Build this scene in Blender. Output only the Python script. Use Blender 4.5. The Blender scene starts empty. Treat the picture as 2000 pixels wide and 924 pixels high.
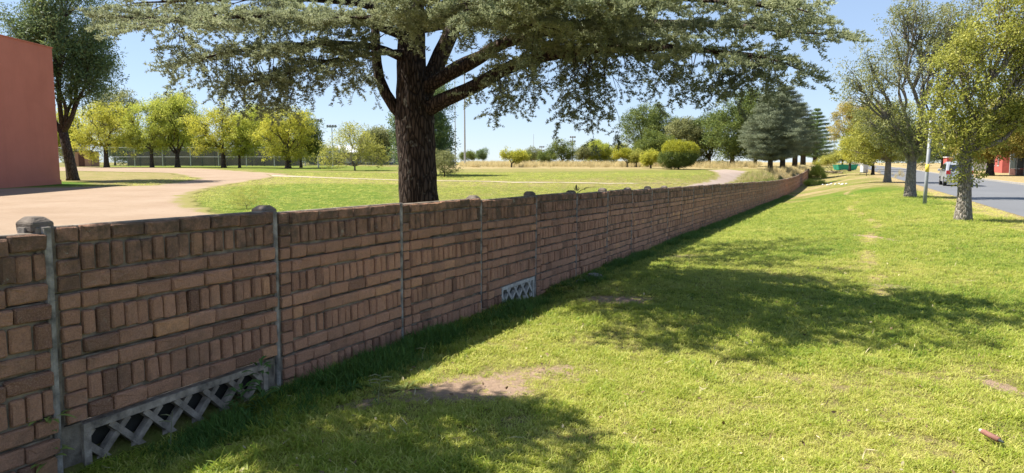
import bpy, bmesh, math, random
import numpy as np
from mathutils import Vector, Matrix, Euler

sc = bpy.context.scene
R = math.radians
# ------------------------------------------------------------------ camera
F = 1400.0; CX, CY = 1000.0, 462.0          # calibration in photograph pixels (2000 x 924)
HORIZON = 316.0
CAM_H = 1.66
PITCH = math.atan((CY - HORIZON) / F)
cam_d = bpy.data.cameras.new('camera'); cam = bpy.data.objects.new('camera', cam_d)
sc.collection.objects.link(cam); sc.camera = cam
cam_d.sensor_width = 36.0; cam_d.lens = 36.0 * F / 2000.0
cam_d.clip_start = 0.05; cam_d.clip_end = 5000
cam.location = (0, 0, CAM_H); cam.rotation_euler = (math.pi / 2 - PITCH, 0, 0)
# ------------------------------------------------------------------ light
SKY_WB = (0.83, 0.94, 1.12)          # camera white balance of the sky light
SUN_EL = 57.0; SUN_AZ = -75.0               # azimuth from +Y, clockwise positive
w = bpy.data.worlds.new('World'); sc.world = w; w.use_nodes = True
nt = w.node_tree; nt.nodes.clear()
sky = nt.nodes.new('ShaderNodeTexSky'); sky.sky_type = 'NISHITA'; sky.sun_disc = False
sky.sun_elevation = R(SUN_EL); sky.sun_rotation = R(SUN_AZ)
sky.altitude = 1600; sky.air_density = 1.0; sky.dust_density = 0.1; sky.ozone_density = 1.5
bg = nt.nodes.new('ShaderNodeBackground'); bg.inputs[1].default_value = 0.15
wo = nt.nodes.new('ShaderNodeOutputWorld')
gm = nt.nodes.new('ShaderNodeGamma'); gm.inputs[1].default_value = 0.5        # the camera's tone curve, over the whole sky alike
wb = nt.nodes.new('ShaderNodeMix'); wb.data_type = 'RGBA'; wb.blend_type = 'MULTIPLY'; wb.inputs[0].default_value = 1.0; wb.inputs[7].default_value = (*SKY_WB, 1)
nt.links.new(sky.outputs[0], gm.inputs[0]); nt.links.new(gm.outputs[0], wb.inputs[6]); nt.links.new(wb.outputs[2], bg.inputs[0]); nt.links.new(bg.outputs[0], wo.inputs[0])
to_sun = Vector((math.sin(R(SUN_AZ)) * math.cos(R(SUN_EL)), math.cos(R(SUN_AZ)) * math.cos(R(SUN_EL)), math.sin(R(SUN_EL))))
sl = bpy.data.lights.new('sun', 'SUN'); so = bpy.data.objects.new('sun', sl); sc.collection.objects.link(so)
sl.energy = 4.8; sl.angle = R(0.53); sl.color = (1.0, 0.95, 0.86)
so.location = (-30, 8, 40); so.rotation_euler = to_sun.to_track_quat('Z', 'Y').to_euler()
sc.view_settings.view_transform = 'Standard'; sc.view_settings.look = 'None'
sc.view_settings.exposure = 1.32; sc.view_settings.gamma = 1.0
sc.render.engine = 'CYCLES'
cy = sc.cycles
cy.use_denoising = True; cy.max_bounces = 7; cy.diffuse_bounces = 4; cy.transmission_bounces = 4
cy.transparent_max_bounces = 12; cy.glossy_bounces = 2; cy.sample_clamp_indirect = 6

C = sc.collection
rnd = random.Random(7)
rng = np.random.default_rng(11)

# ------------------------------------------------------------------ layout frames
TH = math.atan(0.4556)                       # wall heading from +Y towards +X
SU, CU = math.sin(TH), math.cos(TH)
D_WALL = 3.98
SLOPE = 0.01885

def smooth(a, b, x):
    u = np.clip((x - a) / (b - a), 0, 1); return u * u * (3 - 2 * u)
def st(x, y): return x * SU + y * CU, x * CU - y * SU + D_WALL
def xy(s, t):
    tt = t - D_WALL
    return s * SU + tt * CU, s * CU - tt * SU
def zwall(s):
    s = np.asarray(s, float)
    c = 3.37e-4
    a = -SLOPE * np.minimum(s, 116) + c * np.maximum(np.minimum(s, 116) - 45, 0) ** 2
    sl_ = 2 * c * 71 - SLOPE
    return a + 1.1 * (1 - np.exp(-np.maximum(s - 116, 0) * sl_ / 1.1))
def terrain(x, y):
    x = np.asarray(x, float); y = np.asarray(y, float)
    s, t = st(x, y)
    zw = zwall(s)
    zr = 0.35 * smooth(90, 220, s)
    zf = 1.0 * smooth(18, 105, y)
    zw_l = zw - .05 * smooth(1.0, .25, t) * smooth(45, 30, s) - .05 * smooth(.9, .2, t) * smooth(4.6, 3.2, s) - .10 * smooth(.8, .15, t) * smooth(1.0, .3, np.abs(s - 9.3))      # scoured wall foot, deepest at the near lattice
    right = zw_l * (1 - smooth(0.3, 7.0, t)) + zr * smooth(0.3, 7.0, t)
    b = smooth(0.0, 1.0, (-t - .5) / (19.5 - 16.0 * smooth(38, 80, s)))      # further on the wall retains the higher field
    left = zw * (1 - b) + zf * b
    z = np.where(t > 0, right, left)          # the far kerb side verge is a hand higher than the road
    return z + 0.13 * smooth(16.15, 16.3, t)

def ray(px, py):
    x = (px - CX) / F; y = -(py - CY) / F
    return Vector((x, math.cos(PITCH) + y * math.sin(PITCH), -math.sin(PITCH) + y * math.cos(PITCH)))
def at(px, py, Y):
    d = ray(px, py); k = Y / d.y
    return Vector((d.x * k, Y, CAM_H + d.z * k))
def ground(px, py, far=400.0):
    d = ray(px, py); k = 1.0
    while k < far:
        p = d * k
        if CAM_H + p.z <= float(terrain(p.x, p.y)): break
        k *= 1.01
    a, b = k / 1.01, k
    for _ in range(24):
        m = (a + b) / 2; p = d * m
        if CAM_H + p.z <= float(terrain(p.x, p.y)): b = m
        else: a = m
    p = d * b
    return Vector((p.x, p.y, float(terrain(p.x, p.y))))
def gz(x, y): return float(terrain(x, y))

# value noise on numpy arrays
_lat = rng.random((256, 256))
def vnoise(x, y):
    xi = np.floor(x).astype(int); yi = np.floor(y).astype(int)
    fx = x - xi; fy = y - yi
    fx = fx * fx * (3 - 2 * fx); fy = fy * fy * (3 - 2 * fy)
    g = lambda i, j: _lat[i % 256, j % 256]
    return (g(xi, yi) * (1 - fx) + g(xi + 1, yi) * fx) * (1 - fy) + (g(xi, yi + 1) * (1 - fx) + g(xi + 1, yi + 1) * fx) * fy
def fbm(x, y, o=4):
    a, v, tot = 1.0, 0, 0
    for k in range(o):
        v = v + a * vnoise(x * 2 ** k + 17.3 * k, y * 2 ** k + 9.1 * k); tot += a; a *= .55
    return v / tot

# ------------------------------------------------------------------ node helpers
class NT:
    def __init__(s, name):
        s.m = bpy.data.materials.new(name); s.m.use_nodes = True
        s.t = s.m.node_tree; s.t.nodes.clear()
        s.out = s.n('ShaderNodeOutputMaterial')
    def n(s, typ, **kw):
        nd = s.t.nodes.new(typ)
        for k, v in kw.items(): setattr(nd, k, v)
        return nd
    def l(s, a, b): s.t.links.new(a, b)
    def set(s, inp, v):
        if isinstance(v, bpy.types.NodeSocket): s.l(v, inp)
        elif isinstance(v, (tuple, list)) and len(v) == 3 and inp.type == 'RGBA': inp.default_value = (*v, 1)
        else: inp.default_value = v
    def noise(s, vec, scale, detail=4, rough=.55, out=0):
        nd = s.n('ShaderNodeTexNoise'); nd.inputs['Scale'].default_value = scale
        nd.inputs['Detail'].default_value = detail; nd.inputs['Roughness'].default_value = rough
        if vec is not None: s.l(vec, nd.inputs['Vector'])
        return nd.outputs[out]
    def ramp(s, fac, stops, interp='LINEAR'):
        nd = s.n('ShaderNodeValToRGB'); cr = nd.color_ramp; cr.interpolation = interp
        while len(cr.elements) < len(stops): cr.elements.new(.5)
        for e, (p, c) in zip(cr.elements, stops):
            e.position = p; e.color = (*c, 1) if len(c) == 3 else c
        s.set(nd.inputs[0], fac); return nd.outputs[0]
    def mix(s, fac, a, b, mode='MIX'):
        nd = s.n('ShaderNodeMix', data_type='RGBA', blend_type=mode)
        s.set(nd.inputs[0], fac); s.set(nd.inputs[6], a); s.set(nd.inputs[7], b)
        return nd.outputs[2]
    def math(s, op, a, b=0.0, clamp=False):
        nd = s.n('ShaderNodeMath', operation=op, use_clamp=clamp)
        s.set(nd.inputs[0], a); s.set(nd.inputs[1], b); return nd.outputs[0]
    def maprange(s, v, a, b, c=0., d=1.):
        nd = s.n('ShaderNodeMapRange'); s.set(nd.inputs[0], v)
        for i, q in enumerate((a, b, c, d)): nd.inputs[i + 1].default_value = q
        return nd.outputs[0]
    def attr(s, name, kind='GEOMETRY', out='Fac'):
        nd = s.n('ShaderNodeAttribute', attribute_name=name, attribute_type=kind); return nd.outputs[out]
    def pos(s): return s.n('ShaderNodeNewGeometry').outputs['Position']
    def objco(s): return s.n('ShaderNodeTexCoord').outputs['Object']
    def bump(s, h, strength=.5, dist=.02):
        nd = s.n('ShaderNodeBump'); nd.inputs['Strength'].default_value = strength
        nd.inputs['Distance'].default_value = dist; s.set(nd.inputs['Height'], h); return nd.outputs[0]
    def pbr(s, col, rough=.8, normal=None, metal=0., spec=.3):
        p = s.n('ShaderNodeBsdfPrincipled'); s.set(p.inputs['Base Color'], col)
        s.set(p.inputs['Roughness'], rough); s.set(p.inputs['Metallic'], metal)
        p.inputs['Specular IOR Level'].default_value = spec
        if normal is not None: s.l(normal, p.inputs['Normal'])
        return p.outputs[0]
    def done(s, sh): s.l(sh, s.out.inputs[0]); return s.m

M = {}
def plain(name, col, rough=.7, metal=0., var=.12, scale=6., bump=.15, spec=.3):
    t = NT(name); p = t.objco(); nz = t.noise(p, scale, 5)
    c = t.mix(t.maprange(nz, .3, .7), tuple(x * (1 - var) for x in col), tuple(min(1, x * (1 + var)) for x in col))
    M[name] = t.done(t.pbr(c, rough, t.bump(t.noise(p, scale * 9, 4), bump, .01), metal, spec)); return M[name]

def leaf_mat(name, c0, c1, c2, transl=.35, rough=.55):
    t = NT(name)
    v = t.attr('tint', 'INSTANCER')
    nz = t.n('ShaderNodeNewGeometry').outputs['Random Per Island']
    f = t.math('ADD', t.math('MULTIPLY', v, .7), t.math('MULTIPLY', nz, .3))
    col = t.ramp(f, [(.1, c0), (.5, c1), (.92, c2)])
    b = t.pbr(col, rough, spec=.25)
    tr = t.n('ShaderNodeBsdfTranslucent'); t.set(tr.inputs[0], t.mix(.5, col, c2))
    mx = t.n('ShaderNodeMixShader'); mx.inputs[0].default_value = transl
    t.l(b, mx.inputs[1]); t.l(tr.outputs[0], mx.inputs[2])
    M[name] = t.done(mx.outputs[0]); return M[name]

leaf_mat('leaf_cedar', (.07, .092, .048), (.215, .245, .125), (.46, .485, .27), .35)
leaf_mat('leaf_cedar_far', (.07, .095, .058), (.18, .215, .13), (.36, .39, .24), .25)
leaf_mat('leaf_yellow', (.13, .175, .02), (.39, .41, .05), (.64, .58, .09), .5)
leaf_mat('leaf_lime', (.13, .20, .03), (.36, .42, .06), (.62, .62, .12), .5)
leaf_mat('leaf_oak', (.075, .10, .015), (.26, .28, .04), (.56, .53, .13), .42)
leaf_mat('leaf_oak_grey', (.075, .09, .03), (.20, .215, .075), (.40, .40, .17), .38)
leaf_mat('leaf_orange', (.17, .17, .03), (.40, .36, .07), (.60, .46, .14), .5)
leaf_mat('leaf_dark', (.035, .06, .014), (.10, .145, .032), (.29, .33, .075), .3)
leaf_mat('leaf_mid', (.04, .07, .016), (.12, .165, .034), (.30, .33, .065), .36)
leaf_mat('leaf_conifer', (.045, .085, .036), (.115, .18, .075), (.31, .38, .13), .3)
leaf_mat('leaf_shrub', (.10, .14, .018), (.30, .32, .03), (.55, .50, .05), .42)
leaf_mat('grass_lawn', (.11, .21, .016), (.33, .39, .042), (.70, .64, .22), .5, .5)
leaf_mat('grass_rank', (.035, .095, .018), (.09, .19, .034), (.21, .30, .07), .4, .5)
leaf_mat('grass_straw', (.30, .24, .10), (.52, .42, .20), (.72, .60, .32), .45, .6)

def bark(name, c0, c1, scale=14):
    t = NT(name); p = t.objco()
    mp = t.n('ShaderNodeMapping'); mp.inputs['Scale'].default_value = (1, 1, .22); t.l(p, mp.inputs[0])
    v = t.n('ShaderNodeTexVoronoi', feature='DISTANCE_TO_EDGE'); v.inputs['Scale'].default_value = scale; t.l(mp.outputs[0], v.inputs['Vector'])
    nz = t.noise(mp.outputs[0], scale * 1.5, 6, .65)
    h = t.math('ADD', t.maprange(v.outputs[0], 0, .22), t.math('MULTIPLY', nz, .7))
    lich = t.maprange(t.noise(p, 7, 5), .62, .7)
    col = t.mix(t.maprange(h, .35, 1.3), c0, c1)
    col = t.mix(t.math('MULTIPLY', lich, .55), col, (.26, .25, .2))
    M[name] = t.done(t.pbr(col, .95, t.bump(h, .9, .035), spec=.1)); return M[name]
bark('bark_cedar', (.018, .013, .010), (.075, .055, .042), 17)
bark('bark_grey', (.17, .145, .115), (.38, .335, .275), 26)
bark('bark_dark', (.035, .028, .022), (.11, .085, .065), 12)
bark('twig', (.10, .08, .06), (.24, .19, .15), 20)

plain('concrete_post', (.25, .22, .19), .9, var=.6, scale=14, bump=.9)
plain('concrete_light', (.30, .28, .25), .9, var=.3, scale=8, bump=.5)
plain('slab', (.18, .145, .11), .95, var=.75, scale=7, bump=.7)
plain('cap_stone', (.16, .13, .105), .95, var=.4, scale=12, bump=.8)
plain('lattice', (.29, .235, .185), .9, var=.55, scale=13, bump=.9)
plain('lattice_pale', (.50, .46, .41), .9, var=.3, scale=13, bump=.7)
plain('void_shade_paint', (.03, .028, .024), .95, var=.4)
t = NT('render_red'); P = t.pos()
mp = t.n('ShaderNodeMapping'); mp.inputs['Scale'].default_value = (1, 1, .12); t.l(P, mp.inputs[0])
sk = t.noise(mp.outputs[0], 1.6, 6, .65); pt = t.noise(P, .5, 5, .6)
c = t.mix(t.maprange(pt, .3, .7), (.44, .158, .108), (.51, .187, .13)); c = t.mix(t.math('MULTIPLY', t.maprange(sk, .52, .75), .35), c, (.33, .13, .095))
M['render_red'] = t.done(t.pbr(c, .92, t.bump(t.noise(P, 12, 5, .7), .5, .02), spec=.1))
plain('steel', (.30, .31, .32), .6, .1, var=.12)
plain('pole_grey', (.40, .40, .39), .6, var=.12)
plain('yellow_paint', (.75, .55, .06), .5)
plain('white_wall', (.60, .59, .57), .8, var=.05, scale=1)
plain('pale_roof', (.62, .63, .64), .5, var=.08)
plain('shed_wall', (.10, .12, .16), .7)
plain('maroon_cloth', (.10, .075, .06), .9, var=.35, scale=.7)
plain('house_red', (.42, .095, .075), .8, var=.15, scale=1.5)
plain('dark_fence', (.030, .038, .034), .8, var=.3)
plain('fence_brown', (.10, .045, .035), .85, var=.3)
plain('kerb', (.30, .28, .25), .9, var=.2)
plain('rock', (.24, .22, .20), .95, var=.3, scale=14, bump=.9)
plain('rust', (.26, .12, .09), .7, var=.3, scale=20)
plain('steel_end', (.42, .38, .33), .5)
plain('car_silver', (.45, .46, .47), .32, .55, var=.04, bump=.0)
plain('car_black', (.02, .02, .022), .6, var=.1)
plain('tyre', (.018, .018, .018), .85)
plain('rim', (.40, .40, .42), .35, .7)
plain('plate', (.75, .72, .60), .5)
plain('tail_red', (.45, .02, .02), .3)
plain('green_paint', (.03, .32, .22), .6)
plain('log_wood', (.13, .10, .07), .95, var=.3)
plain('white_stone', (.62, .60, .56), .9, var=.2)
plain('copper_leaf', (.05, .05, .03), .6)
t = NT('glass_dark'); M['glass_dark'] = t.done(t.pbr((.02, .025, .03), .08, spec=.6))

def brick_mat(name, single):
    t = NT(name)
    if single:
        col4 = t.n('ShaderNodeObjectInfo').outputs['Color']
        p = t.objco()
        sep = t.n('ShaderNodeSeparateColor'); t.l(col4, sep.inputs[0])
    else:
        a = t.n('ShaderNodeAttribute', attribute_name='bc'); sep = t.n('ShaderNodeSeparateColor'); t.l(a.outputs['Color'], sep.inputs[0])
        p = t.pos()
    r, stain, seed = sep.outputs[0], sep.outputs[1], sep.outputs[2]
    add = t.n('ShaderNodeVectorMath', operation='ADD'); 
    P = t.pos()
    base = t.ramp(r, [(0, (.29, .15, .10)), (.3, (.56, .285, .18)), (.7, (.66, .34, .215)), (.9, (.70, .365, .23)), (1, (.80, .41, .22))])
    n1 = t.noise(P, 24, 7, .75); n2 = t.noise(P, 110, 4, .8); n3 = t.noise(P, 2.4, 5, .62); n4 = t.noise(P, 8, 6, .7)
    c = t.mix(t.maprange(n1, .34, .66), t.mix(.32, base, (.18, .105, .075)), base)
    c = t.mix(t.math('MULTIPLY', t.maprange(n2, .5, .7), .5), c, (.70, .45, .31))
    c = t.mix(t.math('MULTIPLY', t.maprange(n2, .5, .3), .38), c, (.12, .075, .055))
    c = t.mix(t.math('MULTIPLY', t.maprange(n3, .54, .72), .45), c, (.15, .115, .085))
    st_ = t.math('MULTIPLY', stain, t.maprange(n4, .28, .6), True)
    c = t.mix(t.math('MULTIPLY', st_, .85), c, (.115, .088, .062))
    lich = t.math('MULTIPLY', t.maprange(t.noise(P, 11, 6, .75), .62, .68), t.math('ADD', t.math('MULTIPLY', stain, .6), .16))
    c = t.mix(lich, c, (.42, .40, .30))
    h = t.math('ADD', n1, t.math('MULTIPLY', n2, .8))
    M[name] = t.done(t.pbr(c, .95, t.bump(h, 1.0, .02), spec=.12))
brick_mat('brick_single', True); brick_mat('brick_joined', False)

# ------------------------------------------------------------------ object helpers
def link(o, parent=None):
    C.objects.link(o)
    if parent is not None: o.parent = parent
    return o
def tag(o, label=None, cat=None, group=None, kind=None):
    if label: o['label'] = label
    if cat: o['category'] = cat
    if group: o['group'] = group
    if kind: o['kind'] = kind
    return o
def empty(name, loc, rz=0, label=None, cat=None, group=None):
    o = bpy.data.objects.new(name, None); o.empty_display_size = .2
    link(o); o.location = loc; o.rotation_euler = (0, 0, rz)
    return tag(o, label, cat, group)
def mesh_np(name, V, faces4=None, faces3=None, mat=None):
    me = bpy.data.meshes.new(name)
    V = np.asarray(V, np.float32)
    nf4 = 0 if faces4 is None else len(faces4); nf3 = 0 if faces3 is None else len(faces3)
    me.vertices.add(len(V)); me.vertices.foreach_set('co', V.ravel())
    li = []
    if nf4: li.append(np.asarray(faces4, np.int32).ravel())
    if nf3: li.append(np.asarray(faces3, np.int32).ravel())
    if li:
        li = np.concatenate(li); me.loops.add(len(li)); me.loops.foreach_set('vertex_index', li)
        starts = np.concatenate([np.arange(nf4) * 4, nf4 * 4 + np.arange(nf3) * 3]).astype(np.int32)
        me.polygons.add(nf4 + nf3); me.polygons.foreach_set('loop_start', starts)
    if mat: me.materials.append(mat)
    me.update(calc_edges=True); me.validate()
    return me
class MB:
    def __init__(s): s.v = []; s.f = []
    def add(s, V, Fc):
        o = len(s.v); s.v += [tuple(p) for p in V]; s.f += [tuple(i + o for i in f) for f in Fc]; return s
    def box(s, x0, x1, y0, y1, z0, z1, mtx=None):
        V = [Vector(p) for p in ((x0, y0, z0), (x1, y0, z0), (x1, y1, z0), (x0, y1, z0), (x0, y0, z1), (x1, y0, z1), (x1, y1, z1), (x0, y1, z1))]
        if mtx is not None: V = [mtx @ p for p in V]
        return s.add(V, [(0, 3, 2, 1), (4, 5, 6, 7), (0, 1, 5, 4), (1, 2, 6, 5), (2, 3, 7, 6), (3, 0, 4, 7)])
    def tube(s, pts, rad, n=8, jit=0., cap=True):
        pts = [Vector(p) for p in pts]; V = []; Fc = []
        up = Vector((0, 0, 1))
        prev = None
        for i, p in enumerate(pts):
            d = (pts[min(i + 1, len(pts) - 1)] - pts[max(i - 1, 0)])
            d = d.normalized() if d.length > 1e-9 else Vector((0, 0, 1))
            if prev is None:
                a = d.cross(Vector((1, 0, 0)) if abs(d.x) < .9 else Vector((0, 1, 0))).normalized()
            else:
                a = (prev - d * prev.dot(d)); a = a.normalized() if a.length > 1e-6 else d.orthogonal().normalized()
            prev = a; b = d.cross(a)
            for k in range(n):
                th = 2 * math.pi * k / n
                r = rad[i] * (1 + (rnd.uniform(-jit, jit) if jit else 0))
                V.append(p + (a * math.cos(th) + b * math.sin(th)) * r)
        for i in range(len(pts) - 1):
            for k in range(n):
                Fc.append((i * n + k, i * n + (k + 1) % n, (i + 1) * n + (k + 1) % n, (i + 1) * n + k))
        if cap:
            Fc.append(tuple(range(n))[::-1]); Fc.append(tuple((len(pts) - 1) * n + k for k in range(n)))
        return s.add(V, Fc)
    def build(s, name, mat, parent=None, shade=False):
        me = bpy.data.meshes.new(name); me.from_pydata([tuple(v) for v in s.v], [], s.f)
        me.materials.append(M[mat] if isinstance(mat, str) else mat)
        if shade: me.polygons.foreach_set('use_smooth', [True] * len(me.polygons))
        me.update(); return link(bpy.data.objects.new(name, me), parent)
def bevel_obj(o, wdt, seg=2):
    bm = bmesh.new(); bm.from_mesh(o.data)
    bmesh.ops.bevel(bm, geom=bm.edges[:], offset=wdt, segments=seg, affect='EDGES', profile=.6)
    bm.to_mesh(o.data); bm.free()

# ------------------------------------------------------------------ instancing of leaves / blades on points
_groups = {}
def gn_group(coll):
    if coll.name in _groups: return _groups[coll.name]
    g = bpy.data.node_groups.new('scatter_' + coll.name, 'GeometryNodeTree')
    g.interface.new_socket('Geometry', in_out='INPUT', socket_type='NodeSocketGeometry')
    g.interface.new_socket('Geometry', in_out='OUTPUT', socket_type='NodeSocketGeometry')
    gi = g.nodes.new('NodeGroupInput'); go = g.nodes.new('NodeGroupOutput')
    ci = g.nodes.new('GeometryNodeCollectionInfo'); ci.inputs[0].default_value = coll
    ci.inputs[1].default_value = True; ci.inputs[2].default_value = True
    ip = g.nodes.new('GeometryNodeInstanceOnPoints'); ip.inputs['Pick Instance'].default_value = True
    def na(nm, typ):
        a = g.nodes.new('GeometryNodeInputNamedAttribute'); a.data_type = typ; a.inputs[0].default_value = nm; return a.outputs[0]
    g.links.new(gi.outputs[0], ip.inputs['Points']); g.links.new(ci.outputs[0], ip.inputs['Instance'])
    g.links.new(na('idx', 'INT'), ip.inputs['Instance Index'])
    er = g.nodes.new('FunctionNodeEulerToRotation')
    g.links.new(na('rot', 'FLOAT_VECTOR'), er.inputs[0]); g.links.new(er.outputs[0], ip.inputs['Rotation'])
    g.links.new(na('scl', 'FLOAT'), ip.inputs['Scale'])
    g.links.new(ip.outputs[0], go.inputs[0])
    _groups[coll.name] = g; return g
def scatter(name, P, rot, scl, idx, tint, coll, mat=None, parent=None, smooth_=False):
    P = np.asarray(P, np.float32)
    me = bpy.data.meshes.new(name); me.vertices.add(len(P)); me.vertices.foreach_set('co', P.ravel())
    for nm, typ, key, arr in (('rot', 'FLOAT_VECTOR', 'vector', np.asarray(rot, np.float32)), ('scl', 'FLOAT', 'value', np.asarray(scl, np.float32)),
                              ('idx', 'INT', 'value', np.asarray(idx, np.int32)), ('tint', 'FLOAT', 'value', np.asarray(tint, np.float32))):
        a = me.attributes.new(nm, typ, 'POINT'); a.data.foreach_set(key, arr.ravel())
    o = link(bpy.data.objects.new(name, me), parent)
    m = o.modifiers.new('scatter', 'NODES'); m.node_group = gn_group(coll)
    o['kind'] = 'stuff'
    return o

def proto_coll(name, meshes):
    c = bpy.data.collections.new(name)
    for i, me in enumerate(meshes): c.objects.link(bpy.data.objects.new('%s_%02d' % (name, i), me))
    return c

def blade_tuft(name, n, ln, wd, spread, lean, mat, seed, seg=2, droop=.5):
    r = random.Random(seed); V = []; Q = []; T = []
    for b in range(n):
        a = r.uniform(0, 6.283); rr = spread * math.sqrt(r.random())
        bx, by = rr * math.cos(a), rr * math.sin(a)
        L = ln * r.uniform(.55, 1.25); W = wd * r.uniform(.7, 1.3)
        da = r.uniform(0, 6.283); le = lean * r.uniform(.2, 1.3)
        dx, dy = math.cos(da), math.sin(da); sx, sy = -dy, dx
        o = len(V)
        for k in range(seg + 1):
            u = k / (seg + .7)
            h = L * (u - droop * .5 * u * u * le); out = L * le * u ** 1.6
            ww = W * (1 - .55 * u)
            V.append((bx + dx * out - sx * ww / 2, by + dy * out - sy * ww / 2, h)); V.append((bx + dx * out + sx * ww / 2, by + dy * out + sy * ww / 2, h))
        V.append((bx + dx * L * le, by + dy * L * le, L * (1 - droop * .5 * le)))
        for k in range(seg): Q.append((o + 2 * k, o + 2 * k + 1, o + 2 * k + 3, o + 2 * k + 2))
        T.append((o + 2 * seg, o + 2 * seg + 1, o + 2 * seg + 2))
    return mesh_np(name, V, Q, T, M[mat])

def leaf_cluster(name, n, lsize, rad, mat, seed, aspect=.5, up=.3, flat=1.0):
    r = random.Random(seed); V = []; Q = []
    for k in range(n):
        while True:
            p = Vector((r.uniform(-1, 1), r.uniform(-1, 1), r.uniform(-1, 1)))
            if p.length < 1: break
        p = Vector((p.x, p.y, p.z * flat)) * rad
        d = (p.normalized() * .6 + Vector((r.gauss(0, .6), r.gauss(0, .6), r.gauss(0, .5) - .15))).normalized()
        nrm = (Vector((0, 0, 1)) * up + Vector((r.gauss(0, 1), r.gauss(0, 1), r.gauss(0, 1)))).normalized()
        s = d.cross(nrm)
        if s.length < .05: s = d.orthogonal()
        s.normalize(); nn = s.cross(d)
        L = lsize * r.uniform(.7, 1.3); W = L * aspect
        o = len(V)
        V += [tuple(p), tuple(p + d * L * .5 + s * W * .5 + nn * L * .06), tuple(p + d * L - nn * L * .08), tuple(p + d * L * .5 - s * W * .5 + nn * L * .06)]
        Q.append((o, o + 1, o + 2, o + 3))
    return mesh_np(name, V, Q, None, M[mat])

def needle_sprig(name, L, n_ros, n_need, nl, nw, mat, seed):
    """a twig along +X carrying rosettes of needles"""
    r = random.Random(seed); V = []; Q = []; 
    def quad(p, d, s, l, wd):
        o = len(V); V.extend([tuple(p - s * wd / 2), tuple(p + s * wd / 2), tuple(p + d * l + s * wd * .25), tuple(p + d * l - s * wd * .25)]); Q.append((o, o + 1, o + 2, o + 3))
    ax = Vector((1, 0, 0))
    quad(Vector((0, 0, 0)), Vector((1, 0, -.06)).normalized(), Vector((0, 1, 0)), L, .004)
    for k in range(n_ros):
        u = (k + r.random()) / n_ros
        p = Vector((u * L, r.gauss(0, .012), -.06 * u * u * L + r.gauss(0, .008)))
        for j in range(n_need):
            d = Vector((r.uniform(-.1, .9), r.gauss(0, .8), r.gauss(.35, .55))).normalized()
            s = d.cross(Vector((r.gauss(0, 1), r.gauss(0, 1), r.gauss(0, 1)))).normalized()
            quad(p, d, s, nl * r.uniform(.7, 1.2), nw)
    return mesh_np(name, V, Q, None, M[mat])

CL = {}
for nm in ('leaf_yellow', 'leaf_lime', 'leaf_oak', 'leaf_oak_grey', 'leaf_orange', 'leaf_dark', 'leaf_mid', 'leaf_conifer', 'leaf_shrub', 'leaf_cedar_far'):
    CL[nm] = proto_coll('cluster_' + nm, [leaf_cluster('cluster', 22, .30, .72, nm, 100 + i, .55, 1.1) for i in range(4)])
CL['cedar'] = proto_coll('sprig_cedar', [needle_sprig('sprig', .20, 9, 8, .036, .0085, 'leaf_cedar', 40 + i) for i in range(5)])
CL['needle_far'] = proto_coll('sprig_far', [leaf_cluster('needle', 26, .34, .7, 'leaf_cedar_far', 300 + i, .22, .3, .35) for i in range(4)])
CL['conifer'] = proto_coll('sprig_conifer', [leaf_cluster('needle', 26, .36, .7, 'leaf_conifer', 330 + i, .3, .3, .9) for i in range(4)])
CL['lawn'] = proto_coll('tuft_lawn', [blade_tuft('tuft', 18, .037, .0058, .06, 1.5, 'grass_lawn', 60 + i) for i in range(6)])
CL['rank'] = proto_coll('tuft_rank', [blade_tuft('tuft', 18, .20, .0085, .06, .85, 'grass_rank', 80 + i, 4, .9) for i in range(5)])
CL['straw'] = proto_coll('tuft_straw', [blade_tuft('tuft', 26, .55, .012, .16, .5, 'grass_straw', 90 + i, 3, .6) for i in range(5)])

# ================================================================== SETTING: ground
def poly_sd(poly, X, Y):
    """signed distance to a polygon, positive inside"""
    P = np.array([(p[0], p[1]) for p in poly]); n = len(P)
    inside = np.zeros(X.shape, bool); dmin = np.full(X.shape, 1e9)
    for i in range(n):
        a = P[i]; b = P[(i + 1) % n]; ab = b - a; L2 = (ab ** 2).sum() + 1e-12
        u = np.clip(((X - a[0]) * ab[0] + (Y - a[1]) * ab[1]) / L2, 0, 1)
        dmin = np.minimum(dmin, np.hypot(X - a[0] - u * ab[0], Y - a[1] - u * ab[1]))
        c = ((a[1] > Y) != (b[1] > Y)) & (X < (b[0] - a[0]) * (Y - a[1]) / (b[1] - a[1] + 1e-12) + a[0])
        inside ^= c
    return np.where(inside, dmin, -dmin)
def gpoly(pts): return [tuple(ground(*p))[:2] for p in pts]

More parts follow.
